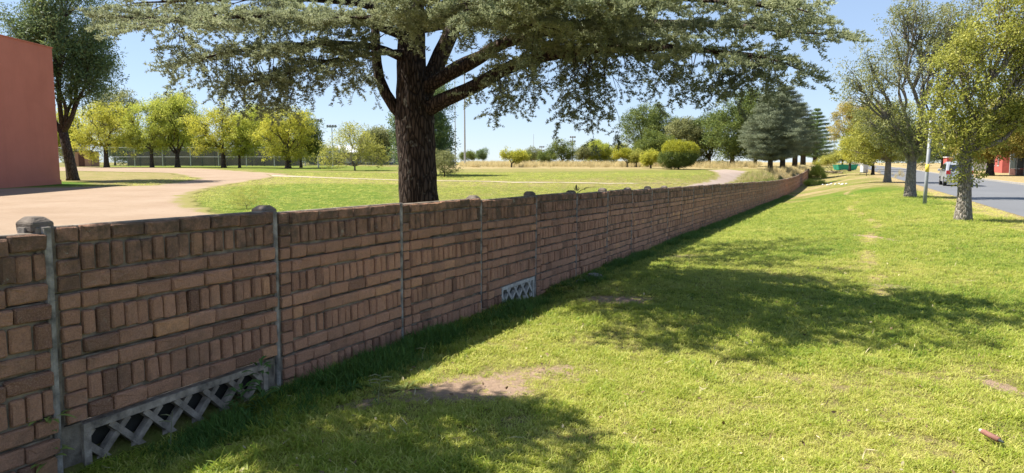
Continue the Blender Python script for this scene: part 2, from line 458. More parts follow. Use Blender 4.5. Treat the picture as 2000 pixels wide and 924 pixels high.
DRIVE = gpoly([(-420, 392), (-60, 369), (170, 365.5), (300, 362), (385, 350), (330, 338), (150, 334.5), (-100, 335), (-100, 327.5), (180, 326.5), (400, 329.5), (500, 336),
               (570, 340), (540, 346), (470, 358), (405, 369), (368, 384), (378, 398), (430, 418)]) + [xy(9.6, -.9), xy(3.5, -.7), xy(-6, -.8), xy(-20, -6)]
LANE = gpoly([(520, 341), (640, 346.5), (800, 352), (1000, 355.5), (1200, 357.5), (1350, 358.5), (1400, 357), (1400, 361), (1200, 359.8), (1000, 357.6), (800, 353.6), (640, 348.4), (530, 345)])
TRACK = gpoly([(1345, 360), (1392, 349), (1398, 339), (1380, 333), (1420, 331), (1465, 336), (1450, 350), (1420, 362), (1385, 368), (1330, 368)])
def zones(X, Y):
    s, t = st(X, Y)
    n1 = fbm(X * .35 + 40, Y * .35 + 40, 4); n2 = fbm(X * 1.6 + 90, Y * 1.6 + 10, 3)
    dry = .45 + .95 * (n1 - .5) + .5 * (n2 - .5) + .10 * (1 - smooth(5, 11, s)) - .06 * smooth(12, 25, s)
    bare = np.zeros_like(X)
    lawn = t > 0
    # the lawn yellows towards the road edge, the far verge and along the worn foot track
    dry = np.where(lawn, dry + .75 * smooth(7.4, 9.0, t + 1.2 * (n2 - .5)) + .34 * smooth(44, 64, s + 14 * (n1 - .5)), dry)
    tr = np.abs(t - (4.7 + .25 * np.sin(s * .35) + .4 * (n1 - .5)))
    dry = np.where(lawn & (s > 9) & (s < 60), np.maximum(dry, .95 * (1 - smooth(.06, .34, tr)) * smooth(.34, .6, n2 + .05)), dry)
    # field: tan belts and green belts
    def belt(pts, val, soft, amt=1.0):
        nonlocal dry
        sd = poly_sd(gpoly(pts), X, Y) + soft * 1.6 * (n1 - .5)
        m = smooth(-soft, soft, sd) * amt * (~lawn)
        dry = dry * (1 - m) + (val + .35 * (n2 - .5)) * m
    dry = np.where(lawn, dry, .72 + .4 * (n2 - .5))
    belt([(380, 392), (460, 364), (620, 358), (800, 362), (800, 420), (380, 430)], .32, 1.8)
    belt([(800, 366), (1330, 372), (1330, 400), (800, 420)], .56, 1.4)
    belt([(500, 334), (780, 338), (1390, 332), (1400, 352), (1000, 353), (780, 349), (560, 342)], .54, 2.0)
    belt([(150, 323), (620, 323), (780, 326), (780, 335), (500, 333), (400, 328), (150, 325)], .42, 2.0)
    belt([(120, 336), (330, 339), (380, 350), (300, 361), (120, 364)], .80, 1.0)
    belt([(-300, 380), (-30, 366), (190, 363), (170, 356), (-30, 352), (-400, 352)], .12, .8)
    belt([(1440, 362), (1470, 344), (1560, 336), (1580, 332), (1540, 360), (1500, 372)], .55, 1.2)
    dry = np.where((~lawn) & (Y > 84 + 6 * (n1 - .5)) & (X > -12), np.maximum(dry, .95 + .3 * (n2 - .5)), dry)
    # bare soil patches on the lawn
    def patch(px, py, rx, ry, amt=1.0, rot=0.):
        nonlocal bare
        c = ground(px, py); dx, dy = X - c.x, Y - c.y
        cr, sr = math.cos(rot), math.sin(rot)
        e = np.hypot((dx * cr + dy * sr) / rx, (-dx * sr + dy * cr) / ry) + 1.3 * (n2 - .5) + .5 * (n1 - .5)
        bare = np.maximum(bare, amt * (1 - smooth(.15, 1.35, e)))
    patch(935, 755, 1.05, .55, 1.15, .5); patch(985, 735, .5, .25, .8); patch(800, 785, .22, .12, .9)
    patch(1210, 585, .8, .5, .8); patch(1330, 500, .8, .7, .5); patch(1720, 465, .22, 1.6, .8)
    patch(1722, 722, .16, .14, .75); patch(1935, 745, .14, .7, .8); patch(1990, 850, .12, .3, .6); patch(1740, 560, .35, .6, .5)
    patch(1010, 820, .35, .2, .5); patch(650, 770, .35, .2, .6); patch(1160, 655, .4, .2, .4)
    return np.clip(dry, 0, 1.15), np.clip(bare, 0, 1)

def ground_mesh():
    def axis(lo, hi, c, step, grow):
        a = [c]; d = step
        while a[-1] < hi: a.append(a[-1] + d); d = min(d * grow, 9)
        b = [c]; d = step
        while b[-1] > lo: b.append(b[-1] - d); d = min(d * grow, 9)
        return np.array(b[:0:-1] + a)
    S = axis(-14, 900, 6, .085, 1.012); T_ = axis(-620, 420, 3.2, .085, 1.014)
    SS, TT = np.meshgrid(S, T_, indexing='ij')
    X, Y = xy(SS, TT); Z = terrain(X, Y)
    Z = Z - .25 * smooth(9.15, 9.3, TT) * (1 - smooth(16.2, 16.35, TT)) - .0   # the road bed lies in a shallow cut
    near = (1 - smooth(18, 40, np.hypot(X, Y)))
    Z = Z + near * .03 * (fbm(X * 1.1, Y * 1.1, 3) - .5)
    dry, bare = zones(X, Y)
    ns, ntt = SS.shape
    idx = np.arange(ns * ntt).reshape(ns, ntt)
    Fq = np.stack([idx[:-1, :-1], idx[1:, :-1], idx[1:, 1:], idx[:-1, 1:]], -1).reshape(-1, 4)[:, ::-1]
    me = mesh_np('ground', np.stack([X, Y, Z], -1).reshape(-1, 3), Fq, None, M['ground'])
    for nm, arr in (('dry', dry), ('bare', bare)):
        a = me.attributes.new(nm, 'FLOAT', 'POINT'); a.data.foreach_set('value', arr.astype(np.float32).ravel())
    me.polygons.foreach_set('use_smooth', np.ones(len(me.polygons), bool))
    return tag(link(bpy.data.objects.new('ground', me)), kind='structure')

t = NT('ground'); P = t.pos()
fine = t.noise(P, 26, 6, .7); med = t.noise(P, 3.0, 5, .6); big = t.noise(P, .45, 4, .6)
d = t.math('ADD', t.attr('dry'), t.math('MULTIPLY', t.math('SUBTRACT', med, .5), .55))
d = t.math('ADD', d, t.math('MULTIPLY', t.math('SUBTRACT', fine, .5), .55))
gcol = t.ramp(d, [(.0, (.058, .125, .012)), (.32, (.115, .165, .020)), (.6, (.18, .175, .045)), (.85, (.255, .205, .09)), (1, (.32, .245, .12))])
soil = t.mix(t.maprange(fine, .3, .7), (.33, .225, .155), (.45, .32, .225))
b = t.maprange(t.math('ADD', t.attr('bare'), t.math('MULTIPLY', t.math('SUBTRACT', fine, .5), 1.1)), .34, .72)
gcol = t.mix(t.math('MULTIPLY', t.maprange(t.noise(P, 60, 3, .7), .55, .75), .35), gcol, (.05, .05, .02))
col = t.mix(b, gcol, soil)
M['ground'] = t.done(t.pbr(col, .95, t.bump(t.math('ADD', fine, t.math('MULTIPLY', t.noise(P, 90, 4, .7), .6)), .9, .05), spec=.08))
ground_mesh()

# dirt drive, thin pale lane and gravel track lie on the field as sheets with ragged edges
def earth_mat(name, c0, c1, c2):
    t = NT(name); P = t.pos()
    n1 = t.noise(P, .35, 5, .6); n2 = t.noise(P, 5, 6, .65); n3 = t.noise(P, 40, 4, .7)
    c = t.mix(t.maprange(n1, .35, .65), c0, c1)
    c = t.mix(t.math('MULTIPLY', t.maprange(n2, .5, .75), .6), c, c2)
    e = t.maprange(t.math('ADD', t.attr('edge'), t.math('MULTIPLY', t.math('SUBTRACT', n2, .5), 1.1)), .25, .6)
    c = t.mix(e, (.20, .18, .06), c)
    M[name] = t.done(t.pbr(c, .95, t.bump(t.math('ADD', n3, n2), .5, .03), spec=.08))
earth_mat('dirt', (.262, .188, .128), (.305, .228, .162), (.215, .155, .108))
earth_mat('pale_dirt', (.33, .27, .19), (.38, .32, .24), (.27, .21, .14))
earth_mat('gravel', (.27, .21, .17), (.31, .25, .21), (.23, .18, .14))
def sheet(name, poly, cell, soft, mat, lift, noise=.5):
    A = np.array(poly); x0, y0 = A.min(0) - 1; x1, y1 = A.max(0) + 1
    X, Y = np.meshgrid(np.arange(x0, x1, cell), np.arange(y0, y1, cell), indexing='ij')
    sd = poly_sd(poly, X, Y) + noise * (fbm(X * .9, Y * .9, 3) - .5) * 2
    ok = (sd > -soft * .2) & (st(X, Y)[1] < -.25); e = np.clip(sd / soft, 0, 1)
    n0, n1_ = X.shape; idx = np.arange(n0 * n1_).reshape(n0, n1_)
    q = ok[:-1, :-1] & ok[1:, :-1] & ok[1:, 1:] & ok[:-1, 1:]
    Fq = np.stack([idx[:-1, :-1], idx[1:, :-1], idx[1:, 1:], idx[:-1, 1:]], -1)[q]
    used = np.unique(Fq); remap = np.full(n0 * n1_, -1); remap[used] = np.arange(len(used))
    V = np.stack([X, Y, terrain(X, Y) + lift], -1).reshape(-1, 3)[used]
    me = mesh_np(name, V, remap[Fq], None, M[mat])
    a = me.attributes.new('edge', 'FLOAT', 'POINT'); a.data.foreach_set('value', e.ravel()[used].astype(np.float32))
    return tag(link(bpy.data.objects.new(name, me)), kind='structure')
sheet('dirt_driveway', DRIVE, .22, 1.0, 'dirt', .012, .55)
sheet('dirt_lane', LANE, .14, .35, 'pale_dirt', .018, .22)
sheet('gravel_track', TRACK, .22, .7, 'gravel', .024, .4)

# road with kerb
t = NT('asphalt'); P = t.pos()
n1 = t.noise(P, .25, 5, .6); n2 = t.noise(P, 60, 4, .7)
c = t.mix(t.maprange(n1, .3, .7), (.105, .108, .115), (.135, .137, .143)); c = t.mix(t.math('MULTIPLY', t.maprange(n2, .4, .7), .5), c, (.17, .168, .165))
M['asphalt'] = t.done(t.pbr(c, .75, t.bump(n2, .4, .01), spec=.35))
def strip(name, t0, t1, dz, mat, s0=-12, s1=880, kindtag=True, nt_=5):
    S = np.concatenate([np.arange(s0, 150, 1.5), np.arange(150, s1, 8)]); T_ = np.linspace(t0, t1, nt_)
    SS, TT = np.meshgrid(S, T_, indexing='ij'); X, Y = xy(SS, TT)
    Xc, Yc = xy(SS, np.full_like(TT, 12.)); Z = terrain(Xc, Yc) + dz
    idx = np.arange(SS.size).reshape(SS.shape)
    Fq = np.stack([idx[:-1, :-1], idx[1:, :-1], idx[1:, 1:], idx[:-1, 1:]], -1).reshape(-1, 4)[:, ::-1]
    return tag(link(bpy.data.objects.new(name, mesh_np(name, np.stack([X, Y, Z], -1).reshape(-1, 3), Fq, None, M[mat]))), kind='structure')
strip('road', 9.12, 16.25, -.02, 'asphalt')
kb = MB()
for s in np.arange(-10, 190, 1.0):
    x0, y0 = xy(s, 16.2); zc = gz(*xy(s, 12.)); m = Matrix.Translation((x0, y0, zc)) @ Matrix.Rotation(-TH, 4, 'Z')
    kb.box(-.07, .09, .01, .985, -.2, .115 + rnd.uniform(-.008, .008), m)
tag(kb.build('kerb', 'kerb'), kind='structure')

# ================================================================== the precast brick-pattern wall
H_W = 1.35; N_BAY = 62
POST_N = [ (.000643 + .00026 * i) for i in range(N_BAY + 2) ]
# along-wall distance of each post, from the spacing read off the photograph
L_BAY = .00026 * F * D_WALL / (math.cos(math.atan(640 / F)) ** 2)
def s_of_post(i): # i = 0 is the first post in view
    th = math.atan(640 / F)
    Z0 = F * D_WALL / (math.cos(th) * 1555.0)
    s0 = (Z0 - D_WALL * math.sin(th)) / math.cos(th)
    return s0 + L_BAY * i
def wall_pt(s):
    x, y = xy(s, 0.); return Vector((x, y, float(zwall(s))))
wall = empty('brick_boundary', wall_pt(s_of_post(0)), 0, 'long brown brick-pattern precast wall with concrete posts beside the lawn', 'wall')
wall_inv = Matrix.Translation(-Vector(wall.location))
PH = .385
def brick_unit(seed, bev=(.10, .22), rough=True):
    """unit brick: x 0..1, z 0..1, y 0 (back) .. 1 (front), with worn corners and an uneven face"""
    r = random.Random(seed); bx, bz = bev; j = lambda a: r.uniform(-a, a)
    if not rough: out = [(0, 0), (1, 0), (1, 1), (0, 1)]
    else: out = [(bx * .5, 0), (.5 + j(.15), 0), (1 - bx * .5, 0), (1, bz * .5), (1, 1 - bz * .5), (1 - bx * .5, 1), (.5 + j(.15), 1), (bx * .5, 1), (0, 1 - bz * .5), (0, bz * .5)]
    n = len(out); V = [(x, 0, z) for x, z in out]
    mid = [(x + j(.014), .70 + j(.06), z + j(.03)) for x, z in out]
    V += mid
    for (x, y, z) in mid:
        ix, iz = x + (.5 - x) * bx * 1.1 * r.uniform(.35, 1.3), z + (.5 - z) * bz * 1.1 * r.uniform(.35, 1.3)
        V.append((ix, 1 + j(.14), iz))
    V.append((.5 + j(.2), 1 + j(.10), .5 + j(.15)))
    Fc = []
    for k in range(n):
        m = (k + 1) % n
        Fc.append((k, n + k, n + m, m)); Fc.append((n + k, 2 * n + k, 2 * n + m, n + m)); Fc.append((2 * n + k, 3 * n, 2 * n + m))
    return V, [f[::-1] for f in Fc]
PLAIN = [[brick_unit(800 + 10 * k + q, b_, False) for q in range(4)] for k, b_ in enumerate(((.07, .17), (.20, .10), (.12, .16)))]
UNITS = [[brick_unit(500 + i, (.07, .17)) for i in range(7)], [brick_unit(600 + i, (.20, .10)) for i in range(7)], [brick_unit(700 + i, (.12, .16)) for i in range(5)]]
def brick_mesh(kind, i):
    V, Fc = UNITS[kind][i]
    # flip to outward normals
    me = bpy.data.meshes.new('brick'); me.from_pydata(V, [], Fc); me.materials.append(M['brick_single'])
    bm = bmesh.new(); bm.from_mesh(me); bmesh.ops.recalc_face_normals(bm, faces=bm.faces[:]); bm.to_mesh(me); bm.free()
    return me
BM = [[brick_mesh(k, i) for i in range(len(UNITS[k]))] for k in range(3)]
def bay_bricks(seed, inner, n_pan, ragged):
    """list of (kind, x0, x1, z0, z1, proud, row) in bay coordinates, z measured down from the top"""
    r = random.Random(seed); out = []
    for p in range(n_pan):
        zt = -p * PH
        rows = [(0, .092), (1, .150), (0, .096)]
        # quoins at the post end
        q = .125 + r.uniform(-.01, .01); zz = zt - .006
        nq = 4; hq = (PH - .012) / nq
        for k in range(nq):
            h = hq
            out.append((2, .052 + r.uniform(0, .008), .052 + q + (.03 if k % 2 else 0) * r.random() * 0 + r.uniform(-.008, .008), zz - h + .006, zz - .004, r.uniform(.016, .028), p * 3 + min(2, k * 3 // 4)))
            zz -= h
        z = zt - .004
        for (kind, h) in rows:
            row = p * 3 + (0 if kind == 0 and z > zt - .05 else (1 if kind == 1 else 2))
            x = .052 + q + .012
            end = inner - .004
            if kind == 0: x_first = r.uniform(.08, .22)
            first = True
            while x < end - .02:
                if kind == 0:
                    L = r.uniform(.205, .262); gap = r.choice([.003, .005, .007, .012])
                    if first: L = x_first
                else:
                    L = r.uniform(.070, .088) * (1.4 if r.random() < .04 else 1); gap = r.choice([.008, .012, .016, .020, .026 if ragged else .018])
                first = False
                x1 = min(x + L, end)
                if end - x1 < .05: x1 = end
                if x1 - x > .025:
                    out.append((kind, x, x1, z - h + r.uniform(-.006, .006), z + r.uniform(-.006, .004) - .004, r.uniform(.020, .040) if kind else r.uniform(.024, .040), row))
                x = x1 + gap
            z -= h + .0145
    return out

joined_V, joined_F, joined_C = [], [], []
n_single = 0
post_shape = {}
slab_me = {}
def slab_mesh(length, h, key):
    if key in slab_me: return slab_me[key]
    mb = MB().box(-.045, length + .045, -.055, 0, -h + .002, -.002)
    o = mb.build('panel', 'slab'); bevel_obj(o, .006, 1); me = o.data; bpy.data.objects.remove(o); slab_me[key] = me; return me
lattice_bays = {1: (.155, 1.62), 4: (.62, 1.70)}
for i in range(-1, N_BAY):
    s0, s1 = s_of_post(i), s_of_post(i + 1)
    A, B = wall_pt(s0), wall_pt(s1)
    r = random.Random(9000 + i)
    dxy = B - A
    # irregular build: every bay sits a little high or low and out of line
    off = {-1: -.045, 0: .0, 1: .0, 2: .004, 3: -.006}.get(i, r.uniform(-.012, .012))
    dz0 = H_W + off
    ex = dxy.normalized(); ez = Vector((0, 0, 1)); ey = ex.cross(ez).normalized()      # ey points to the lawn
    ez2 = ey.cross(ex) * -1
    M4 = Matrix((( ex.x, ey.x, 0, A.x), (ex.y, ey.y, 0, A.y), (ex.z, ey.z, 1, A.z + dz0), (0, 0, 0, 1)))
    L = dxy.length
    inner = L - .006
    n_pan = 4
    visible_h = H_W
    lat = lattice_bays.get(i + 1)
    brs = bay_bricks(3000 + i, inner, n_pan, i < 3)
    if lat:   # the lattice panel replaces the lowest brick panel but for the end bricks
        brs = [b for b in brs if not (b[4] < -3 * PH + .01 and b[2] > lat[0] - .02 and b[1] < lat[1] + .02)]
    panels = []
    for p in range(n_pan):
        if lat and p == 3:      # only the ends of the lowest panel stand beside the lattice
            po = MB().box(-.045, lat[0] - .014, -.055, 0, -PH + .002, -.002).build('panel', 'slab', wall); MB().box(lat[1] + .014, L + .045, -.055, 0, -PH + .002, -.002).build('panel', 'slab', wall).matrix_basis = wall_inv @ M4 @ Matrix.Translation((0, 0, -p * PH))
        else: po = link(bpy.data.objects.new('panel', slab_mesh(L, PH, round(L, 2))), wall)
        jig = Matrix.Translation((0, r.uniform(-.006, .006), -p * PH))
        po.matrix_world = Matrix(); po.matrix_parent_inverse = Matrix()
        ml = wall_inv @ M4 @ jig
        po.matrix_basis = ml
        panels.append((po, jig))
    for (kind, x0, x1, za, zb, pr, row) in brs:
        P_ = row // 3
        wc = M4 @ Vector(((x0 + x1) / 2, .02, (za + zb) / 2))
        dd = wc - Vector((0, 0, CAM_H)); depth = dd.y * math.cos(PITCH) - dd.z * math.sin(PITCH)
        px = CX + F * dd.x / max(depth, .1)
        rr = r.random()
        tone = r.gauss(.5, .19)
        if r.random() < .025: tone = .97
        if r.random() < .07: tone = .1
        stain = max(0, 1 - row / 3.0) * 1.0 + (.3 if r.random() < .12 else 0) + (.2 if i < 1 else 0) * r.random()
        if i > 18: stain *= .6
        colr = (min(1, max(0, tone)), min(1, stain), rr, 1)
        single = n_single < 300 and px > -25 and depth > 0 and zb > -H_W - .02 and i < 4
        u = r.randrange(len(UNITS[kind]))
        if single:
            o = bpy.data.objects.new('brick', BM[kind][u]); po, jig = panels[P_]; link(o, po)
            S = Matrix.Diagonal((x1 - x0, pr + .004, zb - za, 1))
            o.matrix_basis = jig.inverted() @ Matrix.Translation((x0, -.004, za)) @ S
            o.color = colr; n_single += 1
        else:
            V, Fc = UNITS[kind][u] if i < 9 else PLAIN[kind][u % 4]; base = len(joined_V)
            for v in V:
                joined_V.append(tuple(wall_inv @ (M4 @ Vector((x0 + v[0] * (x1 - x0), -.004 + v[1] * (pr + .004), za + v[2] * (zb - za))))))
                joined_C.append(colr)
            joined_F += [tuple(base + q for q in f) for f in Fc]
    if lat:
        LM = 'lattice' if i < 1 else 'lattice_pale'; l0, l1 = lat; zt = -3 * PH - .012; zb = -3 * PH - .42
        lp = MB().box(l0 - .012, l1 + .012, -.075, -.058, zb, zt).build('lattice_panel', 'void_shade_paint', wall); lp.matrix_basis = wall_inv @ M4  # backing sheet coloured near-black for the shade seen between the slats
        fr = MB().box(l0 - .01, l1 + .01, -.056, .034, zt - .045, zt).build('rail', LM, lp)
        for (a, b_) in ((l0 - .012, l0 + .034), (l1 - .034, l1 + .012)): MB().box(a, b_, -.055, .032, zb, zt - .046).build('stile', LM, lp)
        hh = zt - .046 - zb
        k = 0; x = l0 - hh + .06
        while x < l1:
            for sgn in (1, -1):
                pts = []
                for q in np.linspace(0, 1, 2):
                    xx = x + hh * q; zz = (zb + hh * q) if sgn > 0 else (zt - .046 - hh * q)
                    pts.append((xx, zz))
                # clip to the frame
                (xa, za_), (xb, zb_) = pts
                if xa < l0: f_ = (l0 - xa) / (xb - xa); xa, za_ = l0, za_ + f_ * (zb_ - za_)
                if xb > l1: f_ = (l1 - xa) / (xb - xa); xb, zb_ = l1, za_ + f_ * (zb_ - za_)
                if xb - xa > .05:
                    y0 = .004 if sgn > 0 else .010
                    dv = Vector((xb - xa, 0, zb_ - za_)); nn = Vector((-dv.z, 0, dv.x)).normalized() * .020
                    a_, b2 = Vector((xa, 0, za_)), Vector((xb, 0, zb_))
                    mb = MB(); V = []
                    for yy in (-.03, y0 + .014):
                        for pnt in (a_ - nn, b2 - nn, b2 + nn, a_ + nn): V.append((pnt.x, yy, pnt.z))
                    mb.add(V, [(0, 3, 2, 1)[::-1], (4, 5, 6, 7)[::-1], (0, 1, 5, 4)[::-1], (1, 2, 6, 5)[::-1], (2, 3, 7, 6)[::-1], (3, 0, 4, 7)[::-1]])
                    mb.build('slat', LM, lp)
            x += .235; k += 1
    # post at the start of the bay
    pr = random.Random(4000 + i)
    pm = MB()
    tw = pr.uniform(-.010, .010)
    hgt = H_W + .36
    capped = i in (0, 1, 3, 4, 5, 6, 7, 8, 9) or (i < 0)
    zt = .012 if i in (2,) else .0
    n = 7; V = []; 
    for k in range(n):
        z = zt - (hgt) * k / (n - 1); jx = tw * (k / (n - 1)) + pr.uniform(-.003, .003); jw = pr.uniform(-.003, .003)
        V += [(-.019 + jx, -.02, z), (.019 + jx, -.02, z), (.020 + jx + jw, .028, z), (.011 + jx, .038, z), (-.011 + jx, .038, z), (-.020 + jx, .028, z)]
    Fc = []
    for k in range(n - 1):
        for q in range(6): Fc.append((k * 6 + q, (k + 1) * 6 + q, (k + 1) * 6 + (q + 1) % 6, k * 6 + (q + 1) % 6))
    Fc.append((0, 1, 2, 3, 4, 5))
    pm.add(V, Fc)
    pm.box(-.075, .075, -.115, -.0555, -hgt, -.002)
    po = pm.build('post', 'concrete_post', wall); po.matrix_basis = wall_inv @ M4
    if capped:
        hw = .064; hc = .055
        V = []
        for (z, wx, y0, y1) in ((-.03, hw, -.15, -.012), (hc * .42, hw * 1.0, -.15, -.008), (hc, hw * .48, -.12, -.04)):
            V += [(-wx + pr.uniform(-.006, .006), y0, z), (wx + pr.uniform(-.006, .006), y0, z + pr.uniform(-.004, .004)), (wx, y1, z), (-wx, y1, z + pr.uniform(-.004, .004))]
        Fc = [(3, 2, 1, 0), (8, 9, 10, 11)]
        for k in range(2):
            for q in range(4): Fc.append((k * 4 + q, k * 4 + (q + 1) % 4, (k + 1) * 4 + (q + 1) % 4, (k + 1) * 4 + q))
        co = MB().add(V, Fc).build('cap', 'cap_stone', po); bevel_obj(co, .006, 1)
me = bpy.data.meshes.new('brickwork'); me.from_pydata(joined_V, [], joined_F); me.materials.append(M['brick_joined'])
bm = bmesh.new(); bm.from_mesh(me); bmesh.ops.recalc_face_normals(bm, faces=bm.faces[:]); bm.to_mesh(me); bm.free()
a = me.attributes.new('bc', 'FLOAT_COLOR', 'POINT'); a.data.foreach_set('color', np.array(joined_C, np.float32).ravel())
bo = link(bpy.data.objects.new('brickwork', me), wall); bo['kind'] = 'stuff'

# ================================================================== grass
def grass():
    out = []
    # lawn tufts, thinning outwards where single blades can no longer be made out
    n = 230000
    rr = 2.2 + (46 - 2.2) * rng.random(n) ** 1.9; az = rng.uniform(-62, 62, n) * math.pi / 180
    X = rr * np.sin(az); Y = rr * np.cos(az); s, t_ = st(X, Y)
    dry, bare = zones(X, Y)
    clump = fbm(X * 4.5 + 3, Y * 4.5 + 8, 3)
    keep = (t_ > .04) & (t_ < 9.0) & (rng.random(n) > .93 * bare ** 1.3) & (rng.random(n) < .45 + 1.1 * clump)
    X, Y, t_, dry, clump, rr, bare = [a[keep] for a in (X, Y, t_, dry, clump, rr, bare)]
    m = len(X)
    near = .03 * (1 - smooth(18, 40, np.hypot(X, Y))) * (fbm(X * 1.1, Y * 1.1, 3) - .5)
    P = np.stack([X, Y, terrain(X, Y) + near - .004], -1)
    rot = np.stack([rng.normal(0, .18, m), rng.normal(0, .18, m), rng.uniform(0, 6.28, m)], -1)
    scl = (.6 + .75 * clump + .3 * rng.random(m)) * (1 + .55 * smooth(6, 30, rr)) * (1 - .45 * smooth(.5, 1, dry)) * (1 - .5 * bare)
    tall = smooth(.60, .72, clump)
    scl = scl * (1 + .25 * tall)
    tint = np.clip(.12 + .75 * dry + rng.normal(0, .16, m) - .25 * (clump - .5) - .14 * tall, 0, 1)
    scatter('lawn_grass', P, rot, scl, rng.integers(0, 6, m), tint, CL['lawn'])
    # coarser tufts on the field behind the wall
    n = 60000
    X = rng.uniform(-26, 30, n); Y = 5 + 62 * rng.random(n) ** 1.15; s, t_ = st(X, Y)
    k = (t_ < -.5) & (poly_sd(DRIVE, X, Y) < -.1) & (poly_sd(LANE, X, Y) < -.05) & (poly_sd(TRACK, X, Y) < -.1) & (np.abs(X / Y) < .85); X, Y = X[k], Y[k]
    dry, bare = zones(X, Y); cl = fbm(X * 1.7, Y * 1.7, 3); k = rng.random(len(X)) < .15 + 1.1 * cl; X, Y, dry, cl = X[k], Y[k], dry[k], cl[k]; m = len(X)
    P = np.stack([X, Y, terrain(X, Y) - .008], -1); rot = np.stack([rng.normal(0, .2, m), rng.normal(0, .2, m), rng.uniform(0, 6.28, m)], -1)
    tag(scatter('field_grass', P, rot, (1.0 + 1.6 * cl) * rng.uniform(.7, 1.3, m), rng.integers(0, 6, m), np.clip(.10 + .8 * dry + rng.normal(0, .15, m), 0, 1), CL['lawn']), 'rough tufted grass of the sports field behind the wall', 'grass')
    # rank grass in the lee of the wall
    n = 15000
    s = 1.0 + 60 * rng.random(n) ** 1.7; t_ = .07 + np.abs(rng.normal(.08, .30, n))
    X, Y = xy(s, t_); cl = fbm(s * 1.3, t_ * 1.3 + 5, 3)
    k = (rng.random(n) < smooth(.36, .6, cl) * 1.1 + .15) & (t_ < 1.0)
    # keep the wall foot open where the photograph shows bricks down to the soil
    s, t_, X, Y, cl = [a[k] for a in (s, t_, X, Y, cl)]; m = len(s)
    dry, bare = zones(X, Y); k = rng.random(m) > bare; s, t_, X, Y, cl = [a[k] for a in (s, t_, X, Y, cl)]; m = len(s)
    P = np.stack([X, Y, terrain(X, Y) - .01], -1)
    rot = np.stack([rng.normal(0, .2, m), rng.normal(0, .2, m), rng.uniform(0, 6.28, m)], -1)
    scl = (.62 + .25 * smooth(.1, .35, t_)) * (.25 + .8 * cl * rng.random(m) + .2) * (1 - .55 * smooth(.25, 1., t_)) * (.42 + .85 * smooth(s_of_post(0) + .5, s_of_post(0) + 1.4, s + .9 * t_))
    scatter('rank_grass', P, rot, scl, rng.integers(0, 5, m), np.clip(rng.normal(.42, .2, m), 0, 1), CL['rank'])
grass()
def litter():
    g = np.random.default_rng(8); n = 4200
    rr = 2.4 + 24 * g.random(n) ** 1.5; az = g.uniform(-60, 60, n) * math.pi / 180
    X = rr * np.sin(az); Y = rr * np.cos(az); s, t_ = st(X, Y); k = (t_ > .1) & (t_ < 9) & (g.random(n) < .25 + 1.2 * fbm(X * .8, Y * .8, 3)); X, Y = X[k], Y[k]; m = len(X)
    P = np.stack([X, Y, terrain(X, Y) + g.uniform(.012, .035, m)], -1)
    rot = np.stack([g.normal(0, .5, m), g.normal(0, .5, m), g.uniform(0, 6.28, m)], -1)
    leaf = []
    for q in range(4):
        a, w_ = (.019, .009) if q < 2 else (.05, .0028)
        V = [(-a, 0, 0), (-a * .3, w_, .006), (a * .5, w_ * .7, .003), (a, 0, .008), (a * .5, -w_ * .8, .004), (-a * .3, -w_, .007)]
        leaf.append(mesh_np('litter', V, [(0, 1, 4, 5), (1, 2, 3, 4)], None, M[('litter_brown', 'litter_pale', 'litter_pale', 'litter_brown')[q]]))
    o = scatter('leaf_litter', P, rot, g.uniform(.5, 1.25, m), g.integers(0, 4, m), g.random(m), proto_coll('litter', leaf))
    tag(o, 'fallen leaves, straw and twigs scattered over the lawn', 'leaf litter')
plain('litter_brown', (.16, .10, .055), .8); plain('litter_pale', (.48, .40, .24), .8)
litter()
def straw(name, pts, n, smin, smax, seed, spread=0.):
    poly = gpoly(pts); A = np.array(poly); g = np.random.default_rng(seed)
    x0, y0 = A.min(0); x1, y1 = A.max(0)
    X = g.uniform(x0, x1, n); Y = g.uniform(y0, y1, n)
    k = (poly_sd(poly, X, Y) > 0) & (np.abs(st(X, Y)[1]) > .35) & (g.random(n) < .25 + 1.2 * fbm(X * .4, Y * .4, 3)); X = X[k]; Y = Y[k]; m = len(X)
    P = np.stack([X, Y, terrain(X, Y) - .02], -1)
    rot = np.stack([g.normal(0, .1, m), g.normal(0, .1, m), g.uniform(0, 6.28, m)], -1)
    return scatter(name, P, rot, g.uniform(smin, smax, m), g.integers(0, 5, m), np.clip(g.normal(.5, .22, m), 0, 1), CL['straw'])
tag(straw('dry_grass', [(900, 327), (1200, 327.5), (1330, 326), (1400, 331), (1480, 328), (1490, 321.5), (1300, 320.5), (900, 320.5)], 9000, .8, 1.8, 3), 'pale straw-coloured tall grass along the far edge of the field', 'grass')
tag(straw('dry_grass', [(1440, 360), (1466, 342), (1500, 332), (1575, 327), (1582, 331), (1560, 342), (1500, 357)], 5200, .7, 1.6, 4), 'tall yellowing grass between the gravel track and the wall', 'grass')
tag(straw('dry_grass', [(1600, 345), (1605, 325), (1690, 321), (1735, 330), (1740, 338), (1690, 345), (1640, 348)], 5200, .3, .9, 5), 'dry grass tussocks on the rough verge past the wall end', 'grass')
tag(straw('dry_grass', [(1755, 352), (1738, 340), (1765, 336), (1790, 345)], 160, .7, 1.3, 6), 'clump of straw grass between the two grey-barked trees', 'grass')
for o in C.objects:
    if o.name == 'lawn_grass': tag(o, 'short mown green and yellow grass of the lawn', 'grass')
    if o.name == 'rank_grass': tag(o, 'long dark green grass growing along the wall foot', 'grass')

